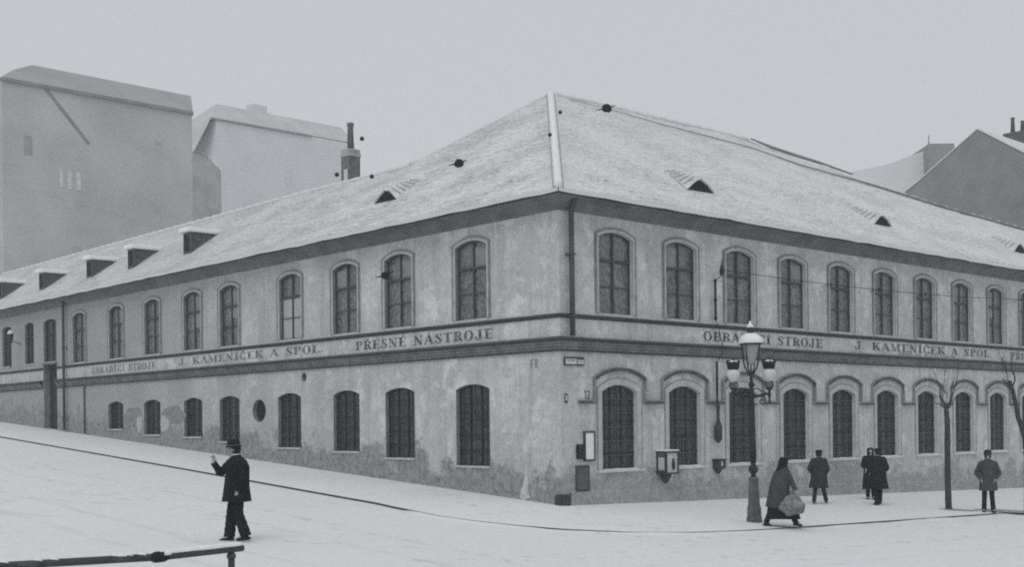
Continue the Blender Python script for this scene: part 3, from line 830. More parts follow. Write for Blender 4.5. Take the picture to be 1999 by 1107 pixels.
def glyph(c):
    if c == 'I': return stem(.25), .5
    if c == 'Í': return stem(.25) + [seg(None, .2, 1.08, .4, 1.25, .09)], .5
    if c == 'T': return stem(.4) + hb(0, .8, 1 - HA) + [[(0, .78), (.06, .78), (.06, 1), (0, 1)], [(.74, .78), (.8, .78), (.8, 1), (.74, 1)]], .82
    if c in 'EÉĚ':
        P = stem(.22) + hb(.2, .72, 1 - HA) + hb(.2, .74, 0) + hb(.2, .58, .48) + [[(.68, .74), (.74, .74), (.74, 1), (.68, 1)], [(.70, 0), (.76, 0), (.76, .26), (.70, .26)], [(.54, .38), (.60, .38), (.60, .64), (.54, .64)]]
        if c == 'É': P += [seg(None, .38, 1.08, .6, 1.25, .09)]
        if c == 'Ě': P += [seg(None, .30, 1.24, .45, 1.08, .07), seg(None, .45, 1.08, .60, 1.24, .07)]
        return P, .8
    if c in 'PRŘB':
        P = stem(.22) + ring(.42, .74, .36, .26, -pi / 2, pi / 2, .2) + hb(.22, .44, 1 - HA) + hb(.22, .44, .48)
        w = .82
        if c == 'B': P += ring(.44, .27, .38, .27, -pi / 2, pi / 2, .21) + hb(.22, .46, 0)
        if c in 'RŘ': P += ring(.42, .30, .30, .22, -.4 * pi, pi / 2, .2, .07) + [seg(None, .64, .28, .80, .03, .17)]; w = .88
        if c == 'Ř': P += [seg(None, .30, 1.24, .45, 1.08, .07), seg(None, .45, 1.08, .60, 1.24, .07)]
        return P, w
    if c == 'O': return ring(.44, .5, .42, .53, 0, 2 * pi, .22, .06, 24), .9
    if c in 'CČ':
        P = ring(.44, .5, .42, .53, .22 * pi, 1.78 * pi, .22, .06, 20) + [[(.68, .66), (.75, .66), (.75, 1), (.68, 1)], [(.68, .0), (.75, .0), (.75, .3), (.68, .3)]]
        if c == 'Č': P += [seg(None, .30, 1.26, .45, 1.10, .07), seg(None, .45, 1.10, .60, 1.26, .07)]
        return P, .84
    if c in 'SŠ':
        P = [seg(None, .14, .80, .62, .26, .25)] + ring(.38, .77, .28, .25, .1 * pi, 1.05 * pi, .13, .07) + ring(.38, .25, .30, .27, -.95 * pi, .1 * pi, .13, .07) + [[(.60, .68), (.66, .68), (.66, .98), (.60, .98)], [(.06, .02), (.12, .02), (.12, .34), (.06, .34)]]
        return P, .76
    if c in 'AÁ':
        P = [seg(None, .08, .03, .42, .98, .08), seg(None, .42, .98, .76, .03, .24)] + hb(.2, .62, .30) + hb(-.02, .24, 0) + hb(.56, .96, 0)
        if c == 'Á': P += [seg(None, .40, 1.10, .58, 1.26, .09)]
        return P, .94
    if c == 'N': return [[(.14, 0), (.21, 0), (.21, 1), (.14, 1)], [(.72, 0), (.79, 0), (.79, 1), (.72, 1)], seg(None, .16, .97, .74, .03, .24)] + hb(0, .34, 0) + hb(0, .3, 1 - HA) + hb(.62, .92, 1 - HA), .96
    if c == 'M': return [[(.14, 0), (.20, 0), (.20, 1), (.14, 1)], [(.80, 0), (1.02, 0), (1.02, 1), (.80, 1)], seg(None, .20, .97, .52, .05, .22), seg(None, .52, .05, .84, .97, .07)] + hb(.02, .32, 0) + hb(.68, 1.14, 0) + hb(0, .3, 1 - HA) + hb(.76, 1.14, 1 - HA), 1.18
    if c == 'K': return stem(.22) + [seg(None, .32, .42, .74, .96, .08), seg(None, .42, .56, .80, .04, .24)] + hb(.6, .9, 1 - HA) + hb(.62, .98, 0), .98
    if c == 'L': return stem(.22) + hb(.2, .72, 0) + [[(.68, 0), (.74, 0), (.74, .32), (.68, .32)]], .78
    if c == 'J': return [[(.36, .16), (.58, .16), (.58, 1), (.36, 1)]] + hb(.22, .72, 1 - HA) + ring(.30, .20, .28, .26, -pi, 0, .15, .09) + [[(.02, .16), (.16, .16), (.16, .34), (.02, .34)]], .76
    if c == '.': return [ring(.12, .1, .1, .1, 0, 2 * pi, .1, .1, 8)[0]] + [[(.03, .0), (.2, .0), (.2, .16), (.03, .16)]], .28
    return [], .55
def text(s, M, x0, x1, z, h, mat, label, y=-.020):
    adv = 0; L = []; band = BANDS[M is PR]
    for c in s:
        P, w = glyph(c); L.append((P, adv)); adv += w + .10
    k = (x1 - x0) / (adv - .10)
    for i, (P, a) in enumerate(L):
        if not P: continue
        bm = bmesh.new()
        for j, q in enumerate(P):
            try: bm.faces.new([bm.verts.new((x0 + (a + x) * k, y - .0004 * j, z + zz * h)) for x, zz in q])
            except ValueError: pass
        for f in bm.faces:
            f.normal_update()
            if f.normal.y > 0: f.normal_flip()
        tag(ob("letter", bm, mat, band, Matrix.Identity(4)), "painted capital letter " + s[i])
text("OBRÁBĚCÍ STROJE", PR, 5.85, 11.98, 4.50, .27, M_LETT, "painted words OBRÁBĚCÍ STROJE")
text("J. KAMENÍČEK A SPOL.", PR, 13.9, 23.7, 4.53, .26, M_LETT, "painted words J. KAMENÍČEK A SPOL.")
text("PŘESNÉ NÁSTROJE", PR, 25.3, 31.9, 4.50, .27, M_LETT, "painted words PŘESNÉ NÁSTROJE")
text("PŘESNÉ NÁSTROJE", PL, -9.1, -2.57, 4.49, .27, M_LETT, "painted words PŘESNÉ NÁSTROJE")
text("J. KAMENÍČEK A SPOL.", PL, -20.9, -10.9, 4.53, .26, M_LETTM, "painted words J. KAMENÍČEK A SPOL.")
text("OBRÁBĚCÍ STROJE", PL, -29.0, -22.85, 4.50, .27, M_LETTF, "faded words OBRÁBĚCÍ STROJE")
# worn, unreadable small line under the firm's name
random.seed(5)
x = 16.7
while x < 20.8:
    bm = bmesh.new(); n_s = random.choice((2, 2, 3)); x0 = x
    for q in range(n_s):
        hh = random.uniform(.07, .10); vs = [bm.verts.new(v) for v in ((x, -.019, 4.42), (x + .03, -.019, 4.42), (x + .03, -.019, 4.42 + hh), (x, -.019, 4.42 + hh))]; bm.faces.new(vs)
        if q: bm.faces.new([bm.verts.new(v) for v in ((x - .04, -.0195, 4.45), (x + .01, -.0195, 4.45), (x + .01, -.0195, 4.465), (x - .04, -.0195, 4.465))])
        x += .06
    x += .09 if random.random() > .15 else .3
    ob("worn_letter", bm, M_LETTF, BANDS[True], Matrix.Identity(4))

# ------------------------------------------------------------------ things fixed to the right front
def flatbox(name, label, cat, x0, x1, z0, z1, y, mat, bevel=.008):
    c = FR @ Vector(((x0 + x1) / 2, 0, z0)); t = thing(name, label, cat, c)
    m_ = Matrix.Translation(-c) @ FR
    return t, m_
t, m_ = flatbox("street_sign", "two field street name plate high at the building corner", "sign", .13, .83, 3.66, 3.86, .05, M_TRIM)
bm = bmesh.new(); box(bm, .12, .84, -.05, -.001, 3.64, 3.86); ob("sign_frame", bm, M_TRIM, t, m_)
bm = bmesh.new(); box(bm, .15, .55, -.054, -.0502, 3.67, 3.81); box(bm, .59, .82, -.054, -.0502, 3.68, 3.79); ob("sign_plate", bm, M_PALE, t, m_)
bm = bmesh.new()
for k in range(9): box(bm, .18 + k * .036, .20 + k * .038, -.056, -.0542, 3.765, 3.775 + .012 * (k % 2))
box(bm, .18, .50, -.0555, -.0542, 3.758, 3.766); ob("worn_lettering", bm, M_LETT, t, m_)
for x_ in (.62, .68, .74):
    bm = bmesh.new(); box(bm, x_, x_ + .02, -.056, -.0542, 3.71, 3.77); ob('digit', bm, M_LETT, t, m_)
bm = bmesh.new(); box(bm, .13, .25, -.02, -.001, 2.66, 2.90); bmesh.ops.bevel(bm, geom=bm.edges[:], offset=.006, segments=1, affect='EDGES')
hn = ob("house_number", bm, M_TRIM, None, FR); tag(hn, "tiny dark house number plate at the corner left of the first arch", "sign")
bm = bmesh.new(); box(bm, .165, .185, -.024, -.0202, 2.72, 2.86); box(bm, .205, .22, -.024, -.0202, 2.72, 2.86); ob("digits", bm, M_WHITE, hn, Matrix.Identity(4))
# painted 12 above first ledge, faint 58 on left wall
def digits(name, M, polys, mat, label, z, x, h):
    bm = bmesh.new()
    for P in polys:
        for a, b_ in zip(P, P[1:]): bm.faces.new([bm.verts.new((x + p[0] * h, -.006, z + p[1] * h)) for p in seg(None, a[0], a[1], b_[0], b_[1], .14)])
    for f in bm.faces:
        f.normal_update()
        if f.normal.y > 0: f.normal_flip()
    tag(ob(name, bm, mat, B, M), label)
digits("painted_number", PR, [[(.1, .75), (.3, 1), (.3, 0)], [(.55, .8), (.75, 1), (1, .8), (.95, .55), (.55, .02), (1.05, .02)]], M_GREY, "painted number 12", 2.77, .86, .22)
digits("painted_mark", PL, [[(0, 0), (0, 1), (.45, 1)], [(0, .5), (.35, .5)], [(.75, 0), (.75, 1), (1.1, 1), (1.15, .6), (.75, .5), (1.2, 0)]], M_JAMB, "faint painted mark", 3.60, -1.10, .22)
t, m_ = flatbox("notice_board", "white framed notice board hanging left of the first arched window", "notice board", .82, 1.22, 1.13, 1.91, .05, M_TRIM)
bm = bmesh.new(); ribbon(bm, [(.84, 1.15), (.84, 1.89), (1.20, 1.89), (1.20, 1.15)], (.025, -.02), -.06, -.001, closed=True); ob("board_frame", bm, M_TRIM, t, m_)
bm = bmesh.new(); box(bm, .86, 1.18, -.045, -.002, 1.17, 1.87); ob("board_sheet", bm, M_WHITE, t, m_)
bm = bmesh.new(); box(bm, .54, .81, -.07, -.001, 1.19, 1.57); bmesh.ops.bevel(bm, geom=bm.edges[:], offset=.012, segments=2, affect='EDGES')
kb = ob("meter_box", bm, M_BLACK, None, FR); tag(kb, "small black box beside the white notice board", "box")
bm = bmesh.new(); box(bm, .56, .79, -.078, -.0702, 1.21, 1.55); ob("box_lid", bm, M_IRON, kb, Matrix.Identity(4))
bm = bmesh.new(); box(bm, .50, 1.01, -.04, -.001, .34, 1.02); bmesh.ops.bevel(bm, geom=bm.edges[:], offset=.01, segments=1, affect='EDGES')
kb = ob("wall_hatch", bm, M_GREY, None, FR); tag(kb, "grey metal hatch low on the wall below the notice board", "hatch")
bm = bmesh.new(); ribbon(bm, [(.53, .37), (.53, .99), (.98, .99), (.98, .37)], (.015, -.015), -.052, -.0402, closed=True); ob("hatch_rim", bm, M_TRIM, kb, Matrix.Identity(4))
# glazed show case
t, m_ = flatbox("display_case", "small glazed display case on a bracket between the first two arched windows", "display case", 3.72, 4.25, .6, 1.32, .3, M_TRIM)
bm = bmesh.new()
for x in (3.74, 4.24):
    for y in (-.36, -.02): box(bm, x - .018, x + .018, y - .018, y + .018, .70, 1.29)
box(bm, 3.72, 4.26, -.38, -.001, .68, .72); box(bm, 3.70, 4.28, -.40, -.001, 1.28, 1.32); ob("case_frame", bm, M_TRIM, t, m_)
bm = bmesh.new(); box(bm, 3.78, 4.20, -.362, -.355, .73, 1.27); box(bm, 3.742, 3.75, -.28, -.06, .80, 1.15); ob("case_pane", bm, M_SURR, t, m_)
bm = bmesh.new(); lathe(bm, [(.02, 1.12), (.03, 1.08), (.05, .95), (.045, .86), (.02, .8)], 8, (4.02, -.37, 0)); ob("case_exhibit", bm, M_BLACK, t, m_)
bm = bmesh.new(); lathe(bm, [(.16, .68), (.15, .60), (.06, .44), (.02, .42)], 4, (3.93, -.17, 0), a0=pi / 4); ob("case_bracket", bm, M_TRIM, t, m_)
bm = bmesh.new(); box(bm, 3.71, 4.27, -.39, -.002, 1.3202, 1.36); bmesh.ops.bevel(bm, geom=bm.edges[:], offset=.012, segments=2, affect='EDGES'); ob("snow_cap", bm, M_SNOWP, t, m_)
# letter box
t, m_ = flatbox("letter_box", "small dark letter box on the wall under the cable fuse", "letter box", 6.22, 6.66, .6, 1.02, .2, M_TRIM)
bm = bmesh.new(); box(bm, 6.22, 6.66, -.17, -.001, .74, 1.0); bmesh.ops.bevel(bm, geom=bm.edges[:], offset=.02, segments=2, affect='EDGES'); ob("box_body", bm, M_TRIM, t, m_)
bm = bmesh.new(); box(bm, 6.20, 6.68, -.20, -.001, 1.0, 1.03); ob("box_lid", bm, M_IRON, t, m_)
bm = bmesh.new(); lathe(bm, [(.11, .74), (.09, .66), (.03, .60)], 8, (6.38, -.10, 0)); ob("box_bracket", bm, M_TRIM, t, m_)
bm = bmesh.new(); box(bm, 6.44, 6.48, -.178, -.1702, .83, .97); ob("box_slip", bm, M_WHITE, t, m_)
# electric service drop
t, m_ = flatbox("cable_drop", "dark electric cable drop with conduit and fuse case running down the wall", "cable", 6.2, 6.5, 1.5, 6.7, .1, M_IRON)
bm = bmesh.new(); tube(bm, [(6.30, -.12, 5.10), (6.30, -.12, 6.25)], .035, 8)
for z in (5.12, 5.65, 6.22): lathe(bm, [(.03, z), (.055, z + .03), (.055, z + .07), (.03, z + .10)], 8, (6.30, -.12, 0))
tube(bm, [(6.36, -.1, 2.95), (6.36, -.1, 3.9)], .035, 8); ob("conduit", bm, M_IRON, t, m_)
bm = bmesh.new(); lathe(bm, [(.01, 6.38), (.05, 6.42), (.075, 6.5), (.055, 6.6), (.02, 6.72), (.012, 6.82)], 10, (6.25, -.40, 0)); ob("insulator", bm, M_IRON, t, m_)
bm = bmesh.new(); tube(bm, [(6.25, -.40, 6.58), (6.70, -.02, 6.52)], .022, 6); ob("bracket_arm", bm, M_IRON, t, m_)
bm = bmesh.new(); tube(bm, [(6.31, -.13, 5.1), (6.33, -.2, 4.9), (6.40, -.22, 4.6), (6.45, -.25, 4.4), (6.40, -.25, 4.1), (6.37, -.13, 3.9)], .012, 6)
tube(bm, [(6.25, -.40, 6.4), (6.29, -.2, 6.3)], .010, 5); tube(bm, [(6.36, -.1, 2.95), (6.36, -.1, 2.1)], .03, 6); ob("cable", bm, M_IRON, t, m_)
bm = bmesh.new(); lathe(bm, [(.03, 2.75), (.05, 2.6), (.04, 2.2), (.09, 2.05), (.115, 2.0), (.115, 1.62), (.09, 1.58), (.02, 1.50)], 12, (6.36, -.13, 0)); ob("fuse_case", bm, M_TRIM, t, m_)
# long wire in front of the upper windows
bm = bmesh.new()
tube(bm, [(x, -.35, 6.56 + .40 * ((x - 6.3) / 22) ** 2 - .10 * math.sin(pi * (x - 6.3) / 22) + (.06 * (x - 6.3) / 22)) for x in [6.3 + .8 * k for k in range(38)]], .011, 5)
wz = ob("facade_wire", bm, M_IRON, None, FR); tag(wz, "thin wire strung level in front of the upper windows of the right front", "wire")
for x in (12.0, 14.9, 18.0, 21.0, 25.6):
    z = 6.56 + .40 * ((x - 6.3) / 22) ** 2 - .10 * math.sin(pi * (x - 6.3) / 22) + (.06 * (x - 6.3) / 22)
    bm = bmesh.new(); lathe(bm, [(.012, z - .06), (.035, z - .02), (.035, z + .02), (.012, z + .05)], 8, (x, -.35, 0)); tube(bm, [(x, -.35, z), (x, .0, z - .03)], .010, 5); ob("wire_bracket", bm, M_IRON, wz, Matrix.Identity(4))

# overhead span wire with insulators
P3, P2, P1 = Vector((-2.49, 24, 5.12)), Vector((-1.13, 27, 7.99)), Vector((2.44, 30, 9.97))
ow = thing("overhead_wire", "thin overhead wire with dark insulators hanging above the street", "wire", P2)
bm = bmesh.new()
def curve(ps, n=8):
    out = []
    for i in range(len(ps) - 1):
        p0 = ps[max(i - 1, 0)]; p1 = ps[i]; p2 = ps[i + 1]; p3 = ps[min(i + 2, len(ps) - 1)]
        for k in range(n):
            t = k / n; out.append(.5 * ((2 * p1) + (p2 - p0) * t + (2 * p0 - 5 * p1 + 4 * p2 - p3) * t * t + (3 * p1 - p0 - 3 * p2 + p3) * t ** 3))
    out.append(ps[-1]); return out
tube(bm, [p - P2 for p in curve([Vector((-9, 17, 6.2)), P3, P2, P1, rp(14, 9.1)])], .0011, 4)
ob("wire", bm, M_FARD, ow)
for p, s in ((P1, 1.0), (P2, .85), (P3, .75)):
    bm = bmesh.new()
    bmesh.ops.create_icosphere(bm, subdivisions=2, radius=.11 * s)
    for v in bm.verts: v.co.x *= 1.15; v.co *= 1 + .3 * noise.noise(v.co * 9 + p)
    tube(bm, [(-.27 * s, 0, -.05), (.0, 0, 0), (.22 * s, 0, .07)], [.006, .03, .006], 6)
    for v in bm.verts: v.co += p - P2
    ob("insulator", bm, M_BLACK, ow)
for q in ((1.28, 30, 9.88), (1.02, 30, 9.32), (-3.29, 27, 8.56), (-3.08, 27, 7.71), (-3.86, 27, 7.76)):
    bm = bmesh.new(); bmesh.ops.create_icosphere(bm, subdivisions=2, radius=.052)
    c = Vector(q) - P2
    for v in bm.verts: v.co += c
    ob("wire_ball", bm, M_IRON, ow)
bm = bmesh.new()
for L_ in (((-3.86, 27, 7.76), (-3.08, 27, 7.71), (-1.13, 27, 7.99)), ((-3.29, 27, 8.56), (-1.13, 27, 7.99)), ((1.02, 30, 9.32), (1.28, 30, 9.88), (2.44, 30, 9.97))):
    tube(bm, [Vector(p) - P2 for p in L_], .001, 4)
ob("stay_wire", bm, M_FARR, ow)

# ------------------------------------------------------------------ background buildings
def pt(px, py, D):
    a = px - 1000.0; b_ = 827.3 - py; u = a + b_ * .0106; v = b_ - a * .0106
    return Vector((u / 2355 * D, D, CAM_H + v / 2355 * D))
# tall tenement with blank wall (front parallel to the right street)
D1 = 100.0; o = pt(375, 222, D1); base = Vector((o.x, o.y, 0)); zc = o.z
T1 = thing("tall_tenement", "tallest hazy tenement behind the left wing, blank wall with dark cornice line", "building", base)
m1 = frame(RD, LD, Vector((0, 0, 0)))
bm = bmesh.new(); box(bm, -15.4, 0, 0, 14, 0, zc); ob("wall", bm, M_FAR1, T1, m1)
bm = bmesh.new(); box(bm, -15.5, .05, -.22, -.002, zc - .10, zc + .16); ob("cornice", bm, M_FARD, T1, m1)
bm = bmesh.new()
V = [bm.verts.new(q) for q in ((-15.5, -.15, zc + .16), (.02, -.15, zc + .16), (1.45, 2.9, zc + 2.35), (-12.3, 2.2, zc + 2.2), (-14.1, 1.2, zc + 1.25), (1.45, 6, zc + 2.35), (-12.3, 6, zc + 2.2), (.02, 14, zc), (-15.5, 14, zc), (.02, -.1, zc - .2))]
for f in ((0, 1, 2, 3, 4), (2, 5, 6, 3), (5, 7, 8, 6), (0, 4, 3, 6, 8), (1, 9, 7, 5, 2)): bm.faces.new([V[i] for i in f])
ob("roof", bm, plain("far_roof_grey", .36, .9, .1, .5), T1, m1)
bm = bmesh.new()
vs = [bm.verts.new(q) for q in ((-12.25, -.02, zc - .15), (-11.9, -.02, zc - .15), (-8.7, -.02, zc - 3.7), (-8.9, -.02, zc - 3.9))]; bm.faces.new(vs)
ob("dark_diagonal", bm, M_FARD, T1, m1)  # dark diagonal strip across the blank wall
for x, w in ((-11.0, .28), (-10.35, .34), (-9.65, .34)):
    bm = bmesh.new(); box(bm, x - w / 2, x + w / 2, -.03, -.002, zc - 7.5, zc - 6.1); ob("window", bm, M_PALE, T1, m1)
for x, z in ((-13.5, -4.5), (-6.2, -12.8), (-9.8, -12.5), (-2.8, -13.2), (-3.0, -2.2)):
    bm = bmesh.new(); box(bm, x - .3, x + .3, -.03, -.002, zc + z - .8, zc + z + (.6 if z < -3 else -.55)); ob("blind_window", bm, M_FAR4, T1, m1)
# farther block
D2 = 150.0; o = pt(414, 231, D2); base = Vector((o.x, o.y, 0)); z2 = o.z
T2 = thing("hazy_block", "pale hazy apartment block between the tall tenement and the chimney", "building", base)
bm = bmesh.new(); box(bm, 0.6, 21.5, 0, 12, 0, z2); box(bm, 1.25, 1.6, -.05, -.002, 0, z2 - 7.0)
ob("wall", bm, M_FAR2, T2, m1)
bm = bmesh.new(); box(bm, -.2, 14.5, -.25, -.002, z2 - .12, z2 + .10); ob("cornice", bm, M_FARD, T2, m1)
bm = bmesh.new()
V = [bm.verts.new(q) for q in ((-.1, 0, z2 + .1), (21.5, 0, z2 + .1), (21.5, 3.2, z2 + 2.9), (2.4, 3.2, z2 + 2.9), (-.1, 12, z2), (21.5, 12, z2), (-2.0, 2, z2 - 5), (-2.0, 12, z2 - 5), (.6, 0, z2 - 5.5))]
for f in ((0, 1, 2, 3), (3, 2, 5, 4), (0, 3, 4), (1, 5, 2), (0, 4, 7, 6)): bm.faces.new([V[i] for i in f])
ob("roof", bm, plain("far_block_roof", .52, .9, .1, .5), T2, m1)
bm = bmesh.new(); box(bm, 7.4, 9.6, 2.9, 4.4, z2 + 2.2, z2 + 3.75); ob("chimney_stack", bm, M_FAR2, T2, m1)
for x, z in ((11, -6), (5, -11), (9, -13), (14, -12), (4.5, -5)):
    bm = bmesh.new(); box(bm, x - .5, x + .5, -.03, -.002, z2 + z - .9, z2 + z + .9); ob("window", bm, plain("hazy_pane", .6), T2, m1)
# dark annex in the gap
o = pt(432, 335, 128); base = Vector((o.x, o.y, 0))
T3 = thing("dark_annex", "darker narrow house wedged in the gap right of the tall tenement", "building", base)
bm = bmesh.new(); zz = o.z
V = [bm.verts.new(q) for q in ((-9, 0, 0), (0, 0, 0), (0, 0, zz), (-1.5, 0, zz + 1.2), (-3.2, 0, zz + 1.6), (-9, 0, zz + 1), (-9, 9, 0), (0, 9, 0), (0, 9, zz), (-1.5, 9, zz + 1.2), (-3.2, 9, zz + 1.6), (-9, 9, zz + 1))]
for f in ((0, 1, 2, 3, 4, 5), (11, 10, 9, 8, 7, 6), (1, 7, 8, 2), (6, 0, 5, 11)): bm.faces.new([V[i] for i in f])
ob("wall", bm, M_FAR4, T3, m1)
bm = bmesh.new(); V = [bm.verts.new(q) for q in ((0, 0, zz + .05), (-1.5, 0, zz + 1.25), (-3.2, 0, zz + 1.65), (-9, 0, zz + 1.05), (0, 9, zz + .05), (-1.5, 9, zz + 1.25), (-3.2, 9, zz + 1.65), (-9, 9, zz + 1.05))]
for k in range(3): bm.faces.new((V[k], V[k + 4], V[k + 5], V[k + 1]))
ob("roof", bm, M_FARD, T3, m1)
# gabled firewall house at right
o = pt(1908, 254, 78); base = Vector((o.x, o.y, 0)); z4 = o.z
T4 = thing("gabled_house", "grey gabled house behind the right end of the factory roof", "building", base)
m4 = frame(-LD, RD, Vector((0, 0, 0)))          # x toward the street, y along the right street
bm = bmesh.new(); D = 13
prof = [(-5.6, 0), (-5.6, z4 - 3.55), (-4.16, z4 - 2.72), (0, z4), (3.03, z4 - 2.05), (7.5, z4 - 5.0), (7.5, 0)]
A = [bm.verts.new((x, 0, z)) for x, z in prof]; Bk = [bm.verts.new((x, D, z)) for x, z in prof]
bm.faces.new(A); bm.faces.new(list(reversed(Bk)))
for i in range(len(prof) - 1):
    if i not in (1, 2, 3, 4): bm.faces.new((A[i], Bk[i], Bk[i + 1], A[i + 1]))
ob("wall", bm, M_FAR3, T4, m4)
bm = bmesh.new()
rp_ = [(-5.7, z4 - 3.55), (-4.16, z4 - 2.66), (0, z4 + .06), (3.03, z4 - 1.99), (7.7, z4 - 5.05)]
A = [bm.verts.new((x, .0, z)) for x, z in rp_]; A2 = [bm.verts.new((x, .0, z + .10)) for x, z in rp_]; Bk = [bm.verts.new((x, D, z + .10)) for x, z in rp_]
for i in range(4): bm.faces.new((A[i], A[i + 1], A2[i + 1], A2[i])); bm.faces.new((A2[i], A2[i + 1], Bk[i + 1], Bk[i]))
ob("roof", bm, M_REAR, T4, m4)
cc = pt(1990, 262, 84) - base; cl_ = frame(-LD, RD, Vector((cc.x, cc.y, 0)))
bm = bmesh.new(); box(bm, -.9, .75, -.35, .35, z4 - 2.6, cc.z); box(bm, -.98, .8, -.4, .4, cc.z, cc.z + .15); ch4 = ob("chimney", bm, plain("far_chimney_brick", .10), T4, cl_)
for x, h in ((-.45, 1.15), (.25, .8)):
    bm = bmesh.new(); lathe(bm, [(.16, cc.z + .15), (.12, cc.z + h), (.15, cc.z + h + .02), (.15, cc.z + h + .1)], 10, (x, 0, 0)); ob("chimney_pot", bm, plain("pot_clay", .12), ch4, Matrix.Identity(4))
# rear wing of the works
T5 = thing("rear_wing", "low rear works building with snowy roof rising behind the right ridge", "building", C0 + RD * 30 + LD * 20)
bm = bmesh.new(); box(bm, -14, 24, -2.8, 6, -2, 13.1); ob("wall", bm, M_FAR2, T5, m1)
bm = bmesh.new()
V = [bm.verts.new(q) for q in ((-14.2, -3.2, 13.0), (24, -3.2, 13.0), (24, 1.5, 15.6), (-10, 1.5, 16.3), (24, 6.2, 13), (-14.2, 6.2, 13.0))]
for f in ((0, 1, 2, 3), (3, 2, 4, 5), (0, 3, 5), (1, 4, 2)): bm.faces.new([V[i] for i in f])
ob("roof", bm, M_FARR, T5, m1)
# distant house with mast
o = pt(1827, 300, 150); base = Vector((o.x, o.y, 0))
T6 = thing("distant_house", "faint distant house with long roof and thin mast, left of the gable", "building", base)
bm = bmesh.new(); box(bm, -1.5, 1.6, -2, 6, 20, pt(1827, 287, 150).z); ob("tower", bm, M_FAR3, T6, Matrix.Identity(4))
bm = bmesh.new(); zt = pt(1700, 330, 150).z
V = [bm.verts.new(q) for q in ((-12, 0, zt - .6), (-6, 0, zt + .6), (-1.5, 0, zt + 2.2), (5, 0, zt + 2.0), (5, 0, 0), (-12, 0, 0))]
W2 = [bm.verts.new(v.co + Vector((0, 8, 0))) for v in V]
bm.faces.new(list(reversed(V))); bm.faces.new(W2)
for i in range(6): bm.faces.new((V[i], V[(i + 1) % 6], W2[(i + 1) % 6], W2[i]))
ob("wall", bm, M_FAR2, T6, Matrix.Identity(4))
bm = bmesh.new(); zt = pt(1820, 285, 150).z; tube(bm, [(-.5, 1, zt - .5), (-.5, 1, zt + 1.6)], .07, 6); tube(bm, [(-.5, 1, zt - .5), (-.5, 1, zt + .7)], .14, 6); ob("mast", bm, M_FAR3, T6, Matrix.Identity(4))

# ------------------------------------------------------------------ street lamp
lx, ly = 5.89, 29.44; lz = gz(lx, ly)
SL = thing("street_lamp", "tall cast iron three armed street lamp with snowy lantern at the kerb", "street lamp", (lx, ly, lz - .01))
lean = Matrix.Identity(4); lean[0][2] = -.022; lean[1][2] = -.0
AX = Vector((1, .05, 0)).normalized()
bm = bmesh.new()
lathe(bm, [(.19, 0), (.19, .12), (.175, .15), (.17, .36), (.155, .40)], 8, a0=pi / 8, smooth=False)
lathe(bm, [(.150, .40), (.115, 1.00), (.125, 1.02), (.125, 1.08), (.09, 1.12)], 8, a0=pi / 8, smooth=False)
ob("lamp_base", bm, M_IRONG, SL, lean)
bm = bmesh.new()
lathe(bm, [(.07, 1.10), (.055, 1.18), (.10, 1.23), (.125, 1.30), (.10, 1.37), (.055, 1.42), (.075, 1.46), (.05, 1.50), (.062, 1.56)], 16)
lathe(bm, [(.085, 1.48), (.080, 2.0), (.066, 2.85), (.060, 3.05), (.085, 3.08), (.085, 3.13), (.055, 3.18), (.05, 3.30), (.075, 3.34), (.075, 3.39), (.04, 3.44), (.038, 3.60), (.055, 3.64), (.02, 3.72), (.015, 3.85)], 12)
ob("lamp_post", bm, M_IRON, SL, lean)
def scroll(s):
    bm = bmesh.new()
    def P(x, z): return AX * (x * s) + Vector((0, 0, z))
    tube(bm, [P(0, 3.08), P(.2, 3.10), P(.40, 3.14)], .030, 8)
    tube(bm, [P(0, 3.22), P(.12, 3.28), P(.26, 3.20), P(.38, 3.14)], .014, 6)
    c = [P(.25 + .11 * math.cos(a) * (1 - k / 26), 2.96 + .12 * math.sin(a) * (1 - k / 26)) for k, a in enumerate([pi / 2 - j * .35 for j in range(22)])]
    tube(bm, [P(.05, 3.05)] + c, .015, 6)
    tube(bm, [P(.04, 2.80), P(.10, 2.9), P(.18, 2.86)], .015, 6)
    a = ob("lamp_arm", bm, M_IRON, SL, lean)
    bm = bmesh.new(); c0 = P(.44, 0)
    lathe(bm, [(.012, 2.90), (.034, 2.95), (.022, 3.02), (.045, 3.10), (.03, 3.18), (.045, 3.24), (.022, 3.3), (.018, 3.50)], 8, c0)
    for k in range(4):
        d = Vector((math.cos(k * pi / 2 + .3), math.sin(k * pi / 2 + .3), 0))
        tube(bm, [c0 + Vector((0, 0, 3.22)), c0 + d * .07 + Vector((0, 0, 3.26)), c0 + d * .11 + Vector((0, 0, 3.36)), c0 + d * .085 + Vector((0, 0, 3.44))], .017, 5)
    ob("globe_holder", bm, M_IRON, a, Matrix.Identity(4))
    bm = bmesh.new(); lathe(bm, [(.05, 3.43), (.085, 3.46), (.12, 3.52), (.165, 3.60), (.17, 3.67), (.13, 3.73), (.10, 3.75)], 16, c0); ob("glass_globe", bm, M_MILK, a, Matrix.Identity(4))
    bm = bmesh.new(); lathe(bm, [(.11, 3.735), (.145, 3.78), (.16, 3.88), (.12, 3.93), (.05, 3.97), (.02, 4.02)], 12, c0)
    for k in range(8):
        d = Vector((math.cos(k * pi / 4), math.sin(k * pi / 4), 0)); tube(bm, [c0 + d * .14 + Vector((0, 0, 3.86)), c0 + d * .165 + Vector((0, 0, 3.94)), c0 + d * .13 + Vector((0, 0, 3.98))], .014, 5)
    ob("globe_cap", bm, M_BLACK, a, Matrix.Identity(4))
    bm = bmesh.new(); lathe(bm, [(.125, 3.925), (.10, 3.955), (.04, 3.975)], 12, c0); ob("snow_cap", bm, M_SNOWP, a, Matrix.Identity(4))
